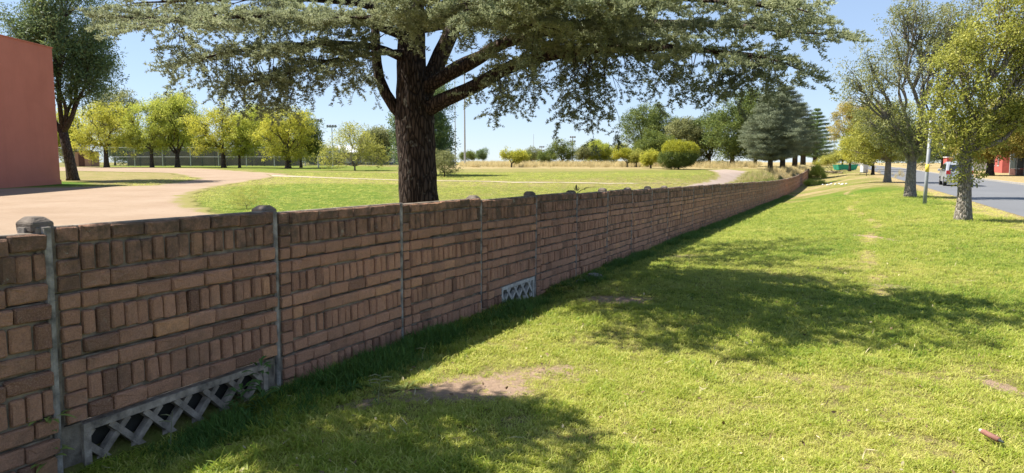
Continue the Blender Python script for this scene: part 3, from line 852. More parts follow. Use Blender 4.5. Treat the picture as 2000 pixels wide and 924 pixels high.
# ================================================================== trees
def kmeans(P, k, it=8, g=None):
    k = min(k, len(P)); c = P[g.choice(len(P), k, replace=False)]
    for _ in range(it):
        lab = ((P[:, None] - c[None]) ** 2).sum(-1).argmin(1)
        for j in range(k):
            if (lab == j).any(): c[j] = P[lab == j].mean(0)
    return lab, c
def bez(a, b, bend, n):
    out = []
    for i in range(n + 1):
        u = i / n; out.append(a * (1 - u) + b * u + bend * (4 * u * (1 - u)))
    return out
def lobe_points(lobes, n, g, shell=.45):
    vol = np.array([l[3] * l[4] * l[5] for l in lobes]) ** .8; vol /= vol.sum()
    pick = g.choice(len(lobes), n, p=vol); L = np.array(lobes)[pick]
    d = g.normal(size=(n, 3)); d /= np.linalg.norm(d, axis=1, keepdims=True)
    r = (shell + (1 - shell) * g.random(n)) ** .6
    return L[:, :3] + d * L[:, 3:6] * r[:, None]
def tree(name, base, label, cat, lobes, trunk_h, trunk_r, coll, seed, n_tips=170, per_tip=9, csize=.5, spread=.5, bark_='bark_grey',
         group=None, lean=(0, 0), limbs=6, tint=(.5, .2), thick=1.0, up_light=.25, shell=.45, twigs=True, flare=1.25, inner_dark=0, extra=None, only_wood=False, bare_tips=0, crown_name='crown'):
    g = np.random.default_rng(seed); r_ = random.Random(seed)
    root = empty(name, base, 0, label, cat, group)
    tips = lobe_points(lobes, n_tips, g, shell)
    mb = MB(); fork = Vector((lean[0], lean[1], trunk_h))
    tp = [Vector((0, 0, -.15)), Vector((lean[0] * .05, lean[1] * .05, trunk_h * .06)), Vector((lean[0] * .2, lean[1] * .2, trunk_h * .25)), Vector((lean[0] * .55, lean[1] * .55, trunk_h * .6)), fork]
    mb.tube(tp, [trunk_r * flare * 1.15, trunk_r * flare, trunk_r, trunk_r * .88, trunk_r * .8], 12, .05)
    lab, c1 = kmeans(tips.copy(), limbs, 8, g)
    for j in range(len(c1)):
        sub = tips[lab == j]
        if len(sub) == 0: continue
        c = Vector(c1[j]); n1 = fork + (c - fork) * .5
        n1.z = max(n1.z, fork.z + .12 * (c.z - fork.z))
        r1 = trunk_r * .52 * thick * min(1.3, (len(sub) / len(tips) * limbs) ** .4)
        bend = Vector((g.normal(0, .12), g.normal(0, .12), -.05)) * (n1 - fork).length
        mb.tube(bez(fork - (fork - tp[3]) * .15, n1, bend, 5), [r1 * (1 - .09 * q) for q in range(6)], 7, .05, False)
        lab2, c2 = kmeans(sub.copy(), max(2, len(sub) // 7), 6, g)
        for q in range(len(c2)):
            sub2 = sub[lab2 == q]
            if len(sub2) == 0: continue
            cc = Vector(c2[q]); n2 = n1 + (cc - n1) * .62; r2 = r1 * .42
            mb.tube(bez(n1, n2, Vector((g.normal(0, .1), g.normal(0, .1), g.normal(.02, .08))) * (n2 - n1).length, 4), [r1 * .5, r2, r2 * .9, r2 * .8, r2 * .7], 5, .04, False)
            if twigs:
                for tpnt in sub2:
                    e = Vector(tpnt)
                    mb.tube(bez(n2, e, Vector((g.normal(0, .1), g.normal(0, .1), g.normal(.03, .08))) * (e - n2).length, 3), [r2 * .55, r2 * .42, r2 * .28, r2 * .12], 4, 0, False)
    tr = mb.build('trunk', bark_, root, True)
    if bare_tips: tips = tips[: int(len(tips) * (1 - bare_tips))]
    m = len(tips) * per_tip
    P = np.repeat(tips, per_tip, 0) + g.normal(0, spread, (m, 3)) * np.array([1, 1, .7])
    if extra is not None: P = np.concatenate([P, extra(g)]); m = len(P)
    zmin, zmax = P[:, 2].min(), P[:, 2].max()
    tv = np.clip(g.normal(tint[0], tint[1], m) + np.repeat(g.normal(0, .10, len(tips)), per_tip)[:m] if extra is None else g.normal(tint[0], tint[1], m), 0, 1)
    rot = np.stack([g.uniform(0, 6.28, m), g.uniform(-.6, .6, m), g.uniform(0, 6.28, m)], -1)
    scl = csize * g.uniform(.6, 1.3, m)
    cr = scatter(crown_name, P, rot, scl, g.integers(0, 4, m), tv, coll, parent=root)
    return root
def pxlobes(base, Y, items):
    """crown lobes read off the photograph: (px, py, rx_px, rz_px, depth offset m, depth radius factor) -> metres relative to base"""
    k = Y / F; out = []
    for it in items:
        px, py, rx, rz = it[:4]; dy = it[4] if len(it) > 4 else 0.; fy = it[5] if len(it) > 5 else 1.
        p = at(px, py, Y + dy); out.append((p.x - base.x, p.y - base.y, p.z - base.z, rx * k, rx * k * fy, rz * k))
    return out

# ---- the row of autumn trees before the chain-link fence
row = [
 # px base, py base, trunk w, trunk top py, lobes, coll, label
 (208, 321, 9, 285, [(205, 245, 55, 45), (175, 270, 35, 35), (240, 262, 30, 38), (215, 215, 30, 25)], 'leaf_yellow', 'golden yellow round tree nearest the red hall in the fence row'),
 (297, 324, 7, 292, [(285, 245, 42, 50), (310, 265, 34, 34), (268, 270, 28, 30), (300, 210, 24, 24)], 'leaf_lime', 'lime green tree with a slim single trunk before the fence'),
 (347, 324, 9, 300, [(345, 235, 40, 48), (375, 255, 25, 34), (322, 262, 24, 30), (352, 196, 26, 22)], 'leaf_lime', 'tall loose lime tree with a low forked trunk before the fence'),
 (437, 326, 9, 295, [(415, 250, 48, 42), (455, 255, 42, 42), (390, 265, 30, 30), (430, 222, 36, 22)], 'leaf_yellow', 'broad yellow tree with orange tinge and spreading limbs before the fence'),
 (468, 327, 5, 300, [(475, 262, 30, 38), (495, 245, 34, 40), (460, 285, 24, 20)], 'leaf_lime', 'thin young green tree squeezed between two yellow trees of the fence row'),
 (563, 331, 11, 300, [(545, 255, 40, 45), (580, 260, 36, 46), (560, 235, 40, 26), (525, 275, 26, 30), (565, 300, 42, 14)], 'leaf_yellow', 'yellow tree with low dark skirt of branches beside the floodlight masts'),
 (588, 328, 5, 295, [(600, 270, 26, 36), (585, 250, 26, 34), (612, 285, 14, 22)], 'leaf_mid', 'darker green narrow tree at the mast end of the fence row'),
]
YR = [92, 92, 93, 90, 89, 86, 90]
for i, (px, py, tw, tpy, lob, coll, label) in enumerate(row):
    Y = YR[i]; b_ = at(px, py, Y); b_.z = gz(b_.x, b_.y)
    lob = [(a, c + 2, d_ * 1.12, e * 1.06) for (a, c, d_, e) in lob]
    fz = at(px, tpy, Y).z - b_.z
    tree('autumn_tree', b_, label, 'tree', pxlobes(b_, Y, lob), max(1.2, fz), tw * Y / F / 2, CL[coll], 20 + i, 150, 7, .50, .36, 'bark_dark', 'autumn trees in a row before the fence', tint=(.52, .24), shell=.2)
# taller grey-green trees looming behind the row
for i, (px, py, Y, lob, coll, label) in enumerate([
 (225, 322, 128, [(225, 200, 34, 26), (250, 215, 24, 26), (200, 225, 30, 30), (225, 250, 40, 30)], 'leaf_oak_grey', 'grey-green tree rising behind the golden yellow tree'),
 (335, 322, 125, [(330, 215, 30, 30), (360, 205, 26, 30), (345, 235, 40, 36)], 'leaf_oak_grey', 'pale grey-green tall tree rising above the lime trees'),
 (500, 322, 125, [(490, 240, 40, 30), (530, 232, 40, 26), (510, 262, 46, 30)], 'leaf_mid', 'dull green tree crown behind the fence between two yellow trees'),
 (270, 321, 120, [(265, 295, 34, 18), (300, 288, 30, 22), (235, 292, 26, 20)], 'leaf_mid', 'low green thicket behind the fence below the grey-green tree'),
 (395, 321, 118, [(385, 290, 32, 22), (420, 296, 30, 18), (360, 292, 24, 20)], 'leaf_dark', 'low dark thicket behind the fence under the broad yellow tree'),
 (545, 321, 118, [(520, 296, 32, 18), (560, 290, 30, 20), (590, 298, 24, 16)], 'leaf_mid', 'low green thicket behind the fence at the masts'),
 (135, 321, 118, [(130, 245, 28, 30), (140, 285, 26, 30), (118, 270, 18, 30)], 'leaf_yellow', 'yellow tree half hidden behind the red hall and the conifer'),
 (615, 322, 150, [(622, 300, 22, 16), (650, 303, 24, 14), (600, 300, 20, 16)], 'leaf_mid', 'low green tree beyond the floodlight masts'),
 (745, 320, 120, [(740, 270, 24, 16), (728, 282, 22, 18), (752, 290, 16, 14)], 'leaf_oak_grey', 'pale feathery tree before the white-roofed shed'),
 (725, 318, 150, [(730, 298, 18, 14), (745, 305, 14, 10)], 'leaf_mid', 'small dark green tree beside the white-roofed shed')]):
    b_ = at(px, py, Y); b_.z = gz(b_.x, b_.y)
    tree('background_tree', b_, label, 'tree', pxlobes(b_, Y, lob), 2.0, .16, CL[coll], 60 + i, 120, 8, .8, .5, 'bark_dark', tint=(.45, .2))

# ---- half-bare tree with a pale fan of twigs
b_ = ground(693, 333); Y = b_.y
tree('bare_tree', b_, 'half-bare tree with a pale upright fan of twigs and sparse yellow leaves', 'tree',
     pxlobes(b_, Y, [(693, 285, 44, 36), (660, 300, 34, 24), (725, 300, 32, 24), (690, 262, 30, 20), (640, 315, 18, 12), (745, 312, 16, 12)]), .5, .10, CL['leaf_oak'], 91, 190, 4, .40, .40, 'twig', limbs=9, tint=(.6, .2), thick=1.0, bare_tips=.25)

# ---- conifer beside the red hall
b_ = ground(143, 352.5); Y = b_.y
tree('pine_tree', b_, 'tall dark conifer with a bare leaning trunk beside the red hall', 'tree',
     pxlobes(b_, Y, [(130, 110, 78, 85), (170, 150, 46, 60), (85, 90, 60, 60), (150, 40, 62, 60), (60, 40, 50, 40), (110, -40, 70, 70), (185, 80, 30, 60), (120, 185, 30, 20)]), 3.6, .36, CL['conifer'], 95, 260, 8, .58, .46, 'bark_dark', lean=(-.6, .1), limbs=8, tint=(.42, .22), flare=1.15)

# ---- blue-green conifer behind the cedar trunk
b_ = at(848, 330, 62); b_.z = gz(b_.x, b_.y); Y = 62
tree('cypress_tree', b_, 'dense blue-green conifer standing behind the cedar trunk', 'tree',
     pxlobes(b_, Y, [(825, 255, 52, 62), (835, 200, 40, 50), (850, 290, 34, 30), (800, 285, 30, 40)]), .8, .2, CL['conifer'], 97, 160, 12, .6, .35, 'bark_dark', tint=(.5, .2))
b_ = ground(868, 346); Y = b_.y
tree('weeping_shrub', b_, 'drooping grey-green shrub hanging at the right of the cedar trunk', 'shrub',
     pxlobes(b_, Y, [(868, 318, 20, 24), (885, 325, 12, 18), (852, 312, 14, 22)]), .3, .05, CL['leaf_oak_grey'], 98, 70, 4, .30, .14, 'bark_dark', limbs=5, tint=(.6, .2))

# ---- scattered trees on the far side of the field
far = [
 (945, 313, 150, [(945, 300, 10, 10), (938, 303, 8, 8)], 'conifer', 'small pointed blue-green tree on the field horizon', .08),
 (925, 313, 160, [(922, 303, 14, 7), (908, 305, 10, 6)], 'leaf_mid', 'low green tree beside the pointed one on the field horizon', .08),
 (999, 327, 93, [(1008, 307, 13, 9), (990, 300, 12, 10, 0, .7), (1020, 302, 10, 9)], 'leaf_yellow', 'small bright yellow tree standing alone on the dry field', .09),
 (1024, 318, 128, [(1026, 307, 12, 8), (1018, 310, 8, 6)], 'leaf_mid', 'low dull green tree next to the small yellow tree', .09),
 (1041, 317, 132, [(1042, 300, 14, 12), (1040, 308, 14, 9)], 'leaf_oak_grey', 'grey-green round tree left of the short floodlight mast', .12),
 (1068, 319, 128, [(1070, 304, 16, 11), (1060, 308, 9, 8)], 'leaf_dark', 'dark flat tree at the foot of the short floodlight mast', .14),
 (1097, 318, 126, [(1085, 293, 18, 13), (1110, 295, 18, 14), (1098, 284, 20, 10), (1105, 306, 16, 10)], 'leaf_mid', 'round umbrella-shaped tree under the tall floodlight mast', .22),
 (1143, 318, 124, [(1140, 298, 13, 12), (1132, 303, 8, 8)], 'leaf_oak_grey', 'thin-stemmed dull tree beside the pale green round tree', .08),
 (1165, 318, 128, [(1165, 292, 22, 16), (1178, 303, 16, 11), (1152, 300, 12, 12)], 'leaf_lime', 'pale green round tree at the end of the dry field', .14),
 (1200, 318, 130, [(1202, 298, 16, 14), (1215, 292, 14, 14), (1195, 308, 12, 8)], 'leaf_oak', 'loose olive tree beside the big dark trees', .12),
 (1262, 321, 120, [(1250, 250, 38, 38), (1280, 245, 40, 34), (1262, 225, 34, 22), (1240, 285, 26, 28), (1300, 260, 28, 40)], 'leaf_dark', 'tallest dark round tree at the left of the far grove', .4),
 (1280, 323, 104, [(1278, 285, 30, 26), (1265, 295, 22, 22), (1292, 280, 22, 22)], 'leaf_mid', 'bright domed tree in front of the tall dark tree', .2),
 (1338, 321, 112, [(1330, 265, 30, 32), (1350, 275, 28, 34), (1335, 250, 22, 20)], 'leaf_oak_grey', 'grey-green domed tree above the clipped two-tone shrub', .25),
 (1385, 321, 112, [(1382, 260, 34, 36), (1400, 240, 24, 22), (1375, 290, 28, 26)], 'leaf_dark', 'dark tree in the middle of the far grove', .3),
 (1430, 322, 100, [(1425, 255, 42, 50), (1445, 215, 34, 40), (1455, 280, 34, 34), (1410, 290, 26, 26)], 'leaf_dark', 'big glossy tree towering left of the layered cedar', .35),
 (1475, 320, 108, [(1468, 215, 32, 34), (1480, 195, 24, 22), (1470, 260, 30, 50)], 'leaf_mid', 'tall green tree peaking behind the layered cedar', .3),
 (1225, 325, 95, [(1215, 300, 16, 9), (1228, 306, 14, 9)], 'leaf_shrub', 'small yellowish multi-stemmed tree before the domed tree', .09),
 (1243, 325, 94, [(1246, 305, 14, 9), (1237, 309, 9, 7)], 'leaf_oak', 'small olive tree with slanting stems before the domed tree', .08),
 (1271, 327, 86, [(1272, 307, 15, 10), (1262, 313, 10, 8)], 'leaf_yellow', 'small yellow-green tree against the clipped two-tone shrub', .10),
]
for i, (px, py, Y, lob, coll, label, tr_) in enumerate(far):
    b_ = at(px, py, Y); b_.z = gz(b_.x, b_.y)
    kpx = Y / F; big = max(l[2] for l in lob) * kpx
    tree('field_tree', b_, label, 'tree', pxlobes(b_, Y, lob), max(.5, .22 * (py - min(l[1] for l in lob)) * kpx), tr_, CL[coll], 140 + i, 60 if big < 1.8 else 170, 8, .28 * max(1, big) ** .55 + .12, .12 * big + .08, 'bark_dark', tint=(.48, .22))

# ---- clipped shrub, yellow above and dark below
b_ = ground(1325, 331); Y = b_.y
def two_tone(name, base, Y):
    root = empty(name, base, 0, 'clipped ball-shaped shrub, yellow-green on top and dark green below', 'shrub')
    g = np.random.default_rng(5)
    mb = MB(); mb.tube([(0, 0, -.1), (0, 0, .6), (0, 0, 1.4)], [.12, .1, .06], 8)
    for k in range(9): 
        a_ = k * .7; mb.tube([(0, 0, .4), (math.cos(a_) * .7, math.sin(a_) * .7, 1.5), (math.cos(a_) * 1.1, math.sin(a_) * 1.1, 2.3)], [.05, .035, .015], 5)
    mb.build('trunk', 'bark_dark', root)
    lob = pxlobes(base, Y, [(1325, 304, 33, 24), (1308, 310, 22, 18), (1345, 300, 20, 22), (1320, 290, 26, 16)])
    P = lobe_points(lob, 2600, g, .75); P[:, 2] = np.maximum(P[:, 2], .12)
    lo = P[:, 2] < np.percentile(P[:, 2], 60) + g.normal(0, .15, len(P))
    for nm, sel, coll in (('lower_foliage', lo, 'leaf_dark'), ('upper_foliage', ~lo, 'leaf_shrub')):
        Q = P[sel]; m = len(Q)
        scatter(nm, Q, np.stack([g.uniform(0, 6.28, m), g.uniform(-.6, .6, m), g.uniform(0, 6.28, m)], -1), g.uniform(.2, .4, m), g.integers(0, 4, m), np.clip(g.normal(.5, .2, m), 0, 1), CL[coll], parent=root)
two_tone('clipped_shrub', b_, Y)

# ---- layered cedars near the wall end
def layered(name, base, label, height, radius, trunk_h, trunk_r, seed, coll, n_lay=13, dens=46, tint=(.5, .2), top=.35, group=None, csz=.42):
    g = np.random.default_rng(seed); root = empty(name, base, 0, label, 'tree', group)
    mb = MB(); mb.tube([(0, 0, -.2), (0, 0, trunk_h), (.1, 0, height * .6), (0, 0, height)], [trunk_r * 1.2, trunk_r, trunk_r * .5, .03], 9, .04)
    Ps = []
    for k in range(n_lay):
        u = k / (n_lay - 1); z = trunk_h + (height - trunk_h) * u
        rad = radius * (1 - (1 - top) * u ** 1.6) * (.75 + .25 * min(1, u * 5))
        nb = 9
        for q in range(nb):
            a_ = q / nb * 6.283 + k * 1.9 + g.normal(0, .2); L = rad * g.uniform(.65, 1.1)
            e = Vector((math.cos(a_) * L, math.sin(a_) * L, z + .06 * L + g.normal(0, .12)))
            mb.tube(bez(Vector((0, 0, z - .2)), e, Vector((0, 0, .12 * L)), 4), [trunk_r * .22, trunk_r * .18, trunk_r * .12, .02, .01], 4, 0, False)
            m = int(dens * (.4 + L / radius)); v = g.random(m) ** .7
            c = np.array([e.x, e.y, 0]) * v[:, None]
            side = np.array([-math.sin(a_), math.cos(a_), 0]); wdt = (.1 + .34 * L * (1 - (2 * v - 1.1) ** 2).clip(.1))
            p = c + side * (g.uniform(-1, 1, m) * wdt)[:, None]
            p[:, 2] = z - .2 + (.26 * L * v) * (1 - .3 * v) + g.normal(0, .07, m) - .1 * (g.random(m) ** 3) * 2
            Ps.append(p)
    mb.build('trunk', 'bark_dark', root, True)
    P = np.concatenate(Ps); m = len(P)
    scatter('crown', P, np.stack([g.normal(0, .2, m), g.normal(0, .2, m), g.uniform(0, 6.28, m)], -1), csz * g.uniform(.6, 1.3, m), g.integers(0, 4, m), np.clip(g.normal(tint[0], tint[1], m), 0, 1), CL[coll], parent=root)
    return root
def lay_px(px, py, Y, toppy, halfw, trunktop, label, seed, coll='needle_far', **kw):
    b_ = ground(px, py); Y = b_.y; k = Y / F
    return layered('cedar_tree', b_, label, (py - toppy) * k, halfw * k, (py - trunktop) * k, kw.pop('tr', 4.5) * k, seed, coll, **kw)
lay_px(1504, 334, 66, 190, 66, 308, 'wide layered grey-green cedar with a bare trunk over tall grass', 201, dens=60, n_lay=14, tint=(.55, .2))
lay_px(1528, 328, 84, 175, 66, 300, 'second layered cedar, taller, its flat tiers topping the nearest one', 202, n_lay=15, tint=(.5, .2), top=.28)
lay_px(1552, 325, 96, 205, 56, 300, 'third layered cedar in the line, darker and half hidden', 203, tint=(.4, .2))
lay_px(1592, 322, 120, 215, 44, 306, 'dark pointed layered cedar at the end of the wall line', 204, coll='conifer', top=.12, tint=(.5, .2))
lay_px(1568, 322, 110, 235, 40, 300, 'dark layered cedar behind the third, before the pointed one', 205, coll='conifer', tint=(.55, .2), top=.2)

# ---- street trees on the lawn beside the road
b_ = ground(1881, 431); YA = b_.y
def suckers(g):   # leafy shoots round the trunk
    m = 55; z = g.uniform(1.1, 2.1, m); a_ = g.uniform(0, 6.28, m); r_ = .16 + .20 * g.random(m) * np.exp(-((z - 1.25) / .35) ** 2) + .12 * g.random(m)
    return np.stack([r_ * np.cos(a_), r_ * np.sin(a_), z], -1)
tree('oak_tree', b_, 'leafy yellow-green oak with shoots wrapping its trunk, before the parked-looking silver car', 'tree',
     pxlobes(b_, YA, [(1850, 240, 42, 30), (1900, 190, 52, 32), (1962, 232, 50, 34), (1878, 112, 46, 34), (1945, 62, 52, 36), (1992, 142, 52, 40), (1850, 278, 30, 13), (1930, 272, 42, 18), (2045, 90, 62, 52), (2045, 222, 60, 42), (1990, 10, 52, 30), (1835, 180, 26, 24), (1900, 245, 40, 26)]),
     2.1, .185, CL['leaf_oak'], 301, 330, 6, .235, .20, 'bark_grey', limbs=8, tint=(.55, .22), extra=suckers, lean=(-.05, 0), shell=.35)
b_ = ground(1777, 385); YB = b_.y
tree('oak_tree', b_, 'tall grey-barked oak with open twiggy upper crown beside the banded pole', 'tree',
     pxlobes(b_, YB, [(1790, 60, 62, 55), (1720, 130, 50, 46), (1685, 150, 40, 60), (1800, 140, 60, 60), (1850, 80, 60, 60), (1760, 250, 66, 40), (1810, 250, 46, 40), (1720, 235, 50, 44), (1780, 15, 44, 30), (1860, 180, 40, 50), (1670, 200, 26, 30), (1900, 30, 50, 45), (1880, 110, 44, 50), (1860, 40, 46, 40), (1790, 290, 50, 22)]),
     1.7, .24, CL['leaf_oak_grey'], 302, 400, 5, .27, .28, 'bark_grey', limbs=9, tint=(.55, .22), shell=.3, flare=1.2)
b_ = ground(1733, 356); YC = b_.y
tree('oak_tree', b_, 'smaller oak with dense low crown standing in its own round shadow', 'tree',
     pxlobes(b_, YC, [(1730, 270, 60, 42), (1690, 285, 40, 32), (1765, 285, 46, 34), (1715, 235, 50, 34), (1745, 222, 40, 26)]),
     1.9, .26, CL['leaf_oak'], 303, 260, 6, .38, .32, 'bark_grey', limbs=7, tint=(.5, .22))
b_ = at(1705, 333, 92); b_.z = gz(b_.x, b_.y)
tree('oak_tree', b_, 'golden yellow low tree beyond the dense low oak', 'tree',
     pxlobes(b_, 92, [(1680, 290, 34, 28), (1700, 300, 30, 20), (1668, 278, 22, 18)]), 1.2, .2, CL['leaf_yellow'], 304, 150, 9, .5, .35, 'bark_dark', tint=(.6, .2))
b_ = at(1660, 322, 120); b_.z = gz(b_.x, b_.y)
tree('oak_tree', b_, 'peach-tinted autumn tree at the far end of the verge', 'tree',
     pxlobes(b_, 120, [(1655, 235, 26, 30), (1675, 215, 28, 26), (1640, 255, 18, 20), (1690, 245, 30, 34)]), 2.5, .2, CL['leaf_orange'], 305, 150, 8, .6, .4, 'bark_dark', tint=(.5, .25))
b_ = at(1690, 322, 140); b_.z = gz(b_.x, b_.y)
tree('oak_tree', b_, 'dull green tree shading the white postbox-like cabinet far down the verge', 'tree',
     pxlobes(b_, 140, [(1690, 290, 24, 18), (1715, 292, 26, 18), (1740, 285, 26, 22)]), 2.0, .25, CL['leaf_dark'], 306, 120, 8, .6, .4, 'bark_dark', tint=(.5, .25))
b_ = ground(1933, 343); YD = b_.y
tree('oak_tree', b_, 'orange-tinged tree on the far kerb before the red house', 'tree',
     pxlobes(b_, YD, [(1935, 270, 56, 40), (1985, 260, 46, 44), (1900, 285, 40, 26), (1960, 225, 50, 36), (2030, 270, 50, 40)]), 2.2, .38, CL['leaf_orange'], 307, 240, 9, .7, .55, 'bark_dark', tint=(.4, .25))
for i, (px, Y, lob, coll, lb) in enumerate([(1840, 150, [(1835, 270, 40, 40), (1870, 285, 40, 34), (1800, 290, 34, 30)], 'leaf_mid', 'green street tree down the road behind the silver car'),
                                   (1780, 210, [(1775, 295, 40, 22), (1740, 300, 30, 16), (1810, 300, 30, 18)], 'leaf_dark', 'dark tree mass where the road meets the horizon'),
                                   (1645, 230, [(1625, 306, 26, 10), (1665, 306, 26, 10)], 'leaf_oak_grey', 'low grey-green tree beyond the green skip')]):
    b_ = at(px, 322, Y); b_.z = gz(b_.x, b_.y)
    tree('street_tree', b_, lb, 'tree', pxlobes(b_, Y, lob), 2.0, .25, CL[coll], 320 + i, 140, 8, .8, .6, 'bark_dark', tint=(.5, .22))

# ================================================================== the big cedar
CEDAR_Y = 14.0
cb = at(818, 420, CEDAR_Y); cb.z = gz(cb.x, cb.y)
cedar = empty('cedar_tree', cb, 0, 'huge spreading cedar with a thick dark trunk just behind the wall', 'tree')
g = np.random.default_rng(77)
wood = MB(); SP = []          # sprig records: position, direction, tint
def V3(p): return Vector(p)
def add_sprig(p, d, ti): SP.append((p.x - cb.x, p.y - cb.y, p.z - cb.z, d.x, d.y, d.z, ti))
def path_len(P): return sum((P[i + 1] - P[i]).length for i in range(len(P) - 1))
def sample(P, n):
    L = [0]
    for i in range(len(P) - 1): L.append(L[-1] + (P[i + 1] - P[i]).length)
    out = []
    for k in range(n + 1):
        x = L[-1] * k / n; i = 0
        while i < len(P) - 2 and L[i + 1] < x: i += 1
        u = (x - L[i]) / max(1e-6, L[i + 1] - L[i]); out.append(P[i].lerp(P[i + 1], u))
    return out
def rel(P): return [p - cb for p in P]
def twig(p, d, L, r0, tint, hang=0.0, step=.058):
    """a leafy twig: sprigs every few centimetres"""
    n = max(2, int(L / step)); q = p.copy(); dd = d.normalized(); pts = [q.copy()]
    for k in range(n):
        dd = (dd + Vector((g.normal(0, .12), g.normal(0, .12), g.normal(0, .05) - .03 - hang * .25))).normalized()
        q = q + dd * (L / n); pts.append(q.copy())
        sd = (dd + Vector((g.normal(0, .6), g.normal(0, .6), g.normal(.08, .18)))).normalized()
        add_sprig(q, sd, tint + g.normal(0, .15))
    wood.tube(rel(pts[::2] if len(pts) > 4 else pts), [r0 * (1 - .8 * i / max(1, len(pts[::2] if len(pts) > 4 else pts) - 1)) for i in range(len(pts[::2] if len(pts) > 4 else pts))], 3, 0, False)
def spray(p, d, L, r0, tint, dens=1.0, hang=.0, droop=.25):
    """a secondary branch lying in a flat fan, with twigs on both sides and a few hanging down"""
    n = max(3, int(L / .14)); q = p.copy(); dd = d.normalized(); pts = [q.copy()]
    for k in range(n):
        u = k / n
        dd = (dd + Vector((g.normal(0, .07), g.normal(0, .07), g.normal(0, .05) - droop * u * .35))).normalized()
        q = q + dd * (L / n); pts.append(q.copy())
        if u < .12: continue
        side = dd.cross(Vector((0, 0, 1)))
        side = side.normalized() if side.length > .01 else Vector((1, 0, 0))
        for sg in (-1, 1):
            if g.random() < .9 * dens:
                tl = (.20 + .32 * (1 - u) * min(1, L / 1.2)) * g.uniform(.6, 1.3)
                twig(q, dd * .7 + side * sg * g.uniform(.6, 1.1) + Vector((0, 0, g.normal(.03, .07))), tl, .006, tint)
        if g.random() < hang:
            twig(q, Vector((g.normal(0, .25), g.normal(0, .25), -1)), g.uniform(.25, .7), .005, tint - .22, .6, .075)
    twig(q, dd, .3, .006, tint)
    wood.tube(rel(pts), [r0 * (1 - .75 * i / (len(pts) - 1)) for i in range(len(pts))], 4, 0, False)
def limb(P, r0, r1, start=.25, spacing=.3, smin=.6, smax=1.7, tint=.5, dens=1.0, hang=.15, wood_only=False, segs=8, taper_tip=True, droop=.25):
    P = [V3(p) for p in P]; L = path_len(P); m = max(6, int(L / .3)); S = sample(P, m)
    wood.tube(rel(S), [r0 + (r1 - r0) * (i / m) ** .8 for i in range(m + 1)], segs, .03, False)
    if wood_only: return
    k = start * L; sg = 1
    while k < L:
        u = k / L; i = min(m - 1, int(u * m)); p = S[i].lerp(S[i + 1], u * m - i); d = (S[i + 1] - S[i]).normalized()
        side = d.cross(Vector((0, 0, 1)))
        side = side.normalized() if side.length > .05 else Vector((g.normal(), g.normal(), 0)).normalized()
        if vnoise(np.array(p.x * 1.1 + 31.), np.array(p.y * 1.1 + 7.)) < .14: sg = -sg; k += spacing; continue
        sl_ = (smax + (smin - smax) * u) * g.uniform(.6, 1.2) * min(1, .5 + (k - start * L) / 1.2)
        spray(p, d * g.uniform(.35, .9) + side * sg + Vector((0, 0, g.normal(.06, .07))), sl_, .016, tint + g.normal(0, .12), dens, hang, droop)
        sg = -sg; k += spacing * g.uniform(.7, 1.3)
    spray(S[-1], (S[-1] - S[-2]), smin, .014, tint, dens, hang, droop)
A_ = lambda *q: [at(*p) for p in q]
Yc = CEDAR_Y
# trunk and leaders
tb = Vector((cb.x, cb.y, cb.z - .25))
tk = [tb, Vector((cb.x, cb.y, cb.z + .12))] + A_((818, 395, Yc), (815, 320, Yc), (811, 250, Yc), (806, 190, Yc), (803, 120, Yc), (804, 40, Yc), (806, -60, Yc), (808, -160, Yc), (812, -260, Yc))
tkS = sample(tk, 44)
tr_m = MB()
def trunk_r(z):
    zs = [(-.4, .50), (.2, .43), (.9, .385), (2.0, .365), (2.7, .38), (3.3, .30), (4.5, .25), (6, .16), (7.8, .05)]
    for (a, ra), (b, rb) in zip(zs, zs[1:]):
        if z <= b: return ra + (rb - ra) * max(0, (z - a) / (b - a))
    return .03
tr_m.tube(rel(tkS), [trunk_r(p.z - cb.z) for p in tkS], 20, .035)
wood_trunk = tr_m
limb(A_((792, 232, Yc), (762, 200, Yc - .05), (742, 160, Yc - .1), (734, 110, Yc - .1), (733, 50, Yc), (728, -20, Yc), (712, -130, Yc)), .125, .05, .45, .4, .4, .9, .45, .8, .3, segs=10)
limb(A_((812, 215, Yc), (838, 160, Yc + .05), (862, 105, Yc + .2), (886, 55, Yc + .3), (905, 0, Yc + .4), (930, -110, Yc + .6), (960, -260, Yc + .9)), .20, .08, .55, .35, .6, 1.2, .45, .8, .2, segs=10)
limb(A_((815, 225, Yc), (865, 196, Yc - .25), (930, 168, Yc - .7), (985, 135, Yc - 1.2), (1060, 110, Yc - 1.9), (1160, 95, Yc - 2.8), (1290, 92, Yc - 3.9), (1400, 100, Yc - 4.8), (1490, 112, Yc - 5.4)), .17, .02, .30, .2, .5, 1.15, .52, 1, .3, segs=10)
limb(A_((815, 180, Yc), (870, 148, Yc - .2), (930, 118, Yc - .6), (975, 86, Yc - 1.0), (1060, 62, Yc - 1.7), (1200, 45, Yc - 2.9), (1340, 45, Yc - 4.1), (1460, 52, Yc - 5), (1545, 62, Yc - 5.4)), .15, .02, .35, .18, .5, 1.2, .55, 1, .2, segs=10)
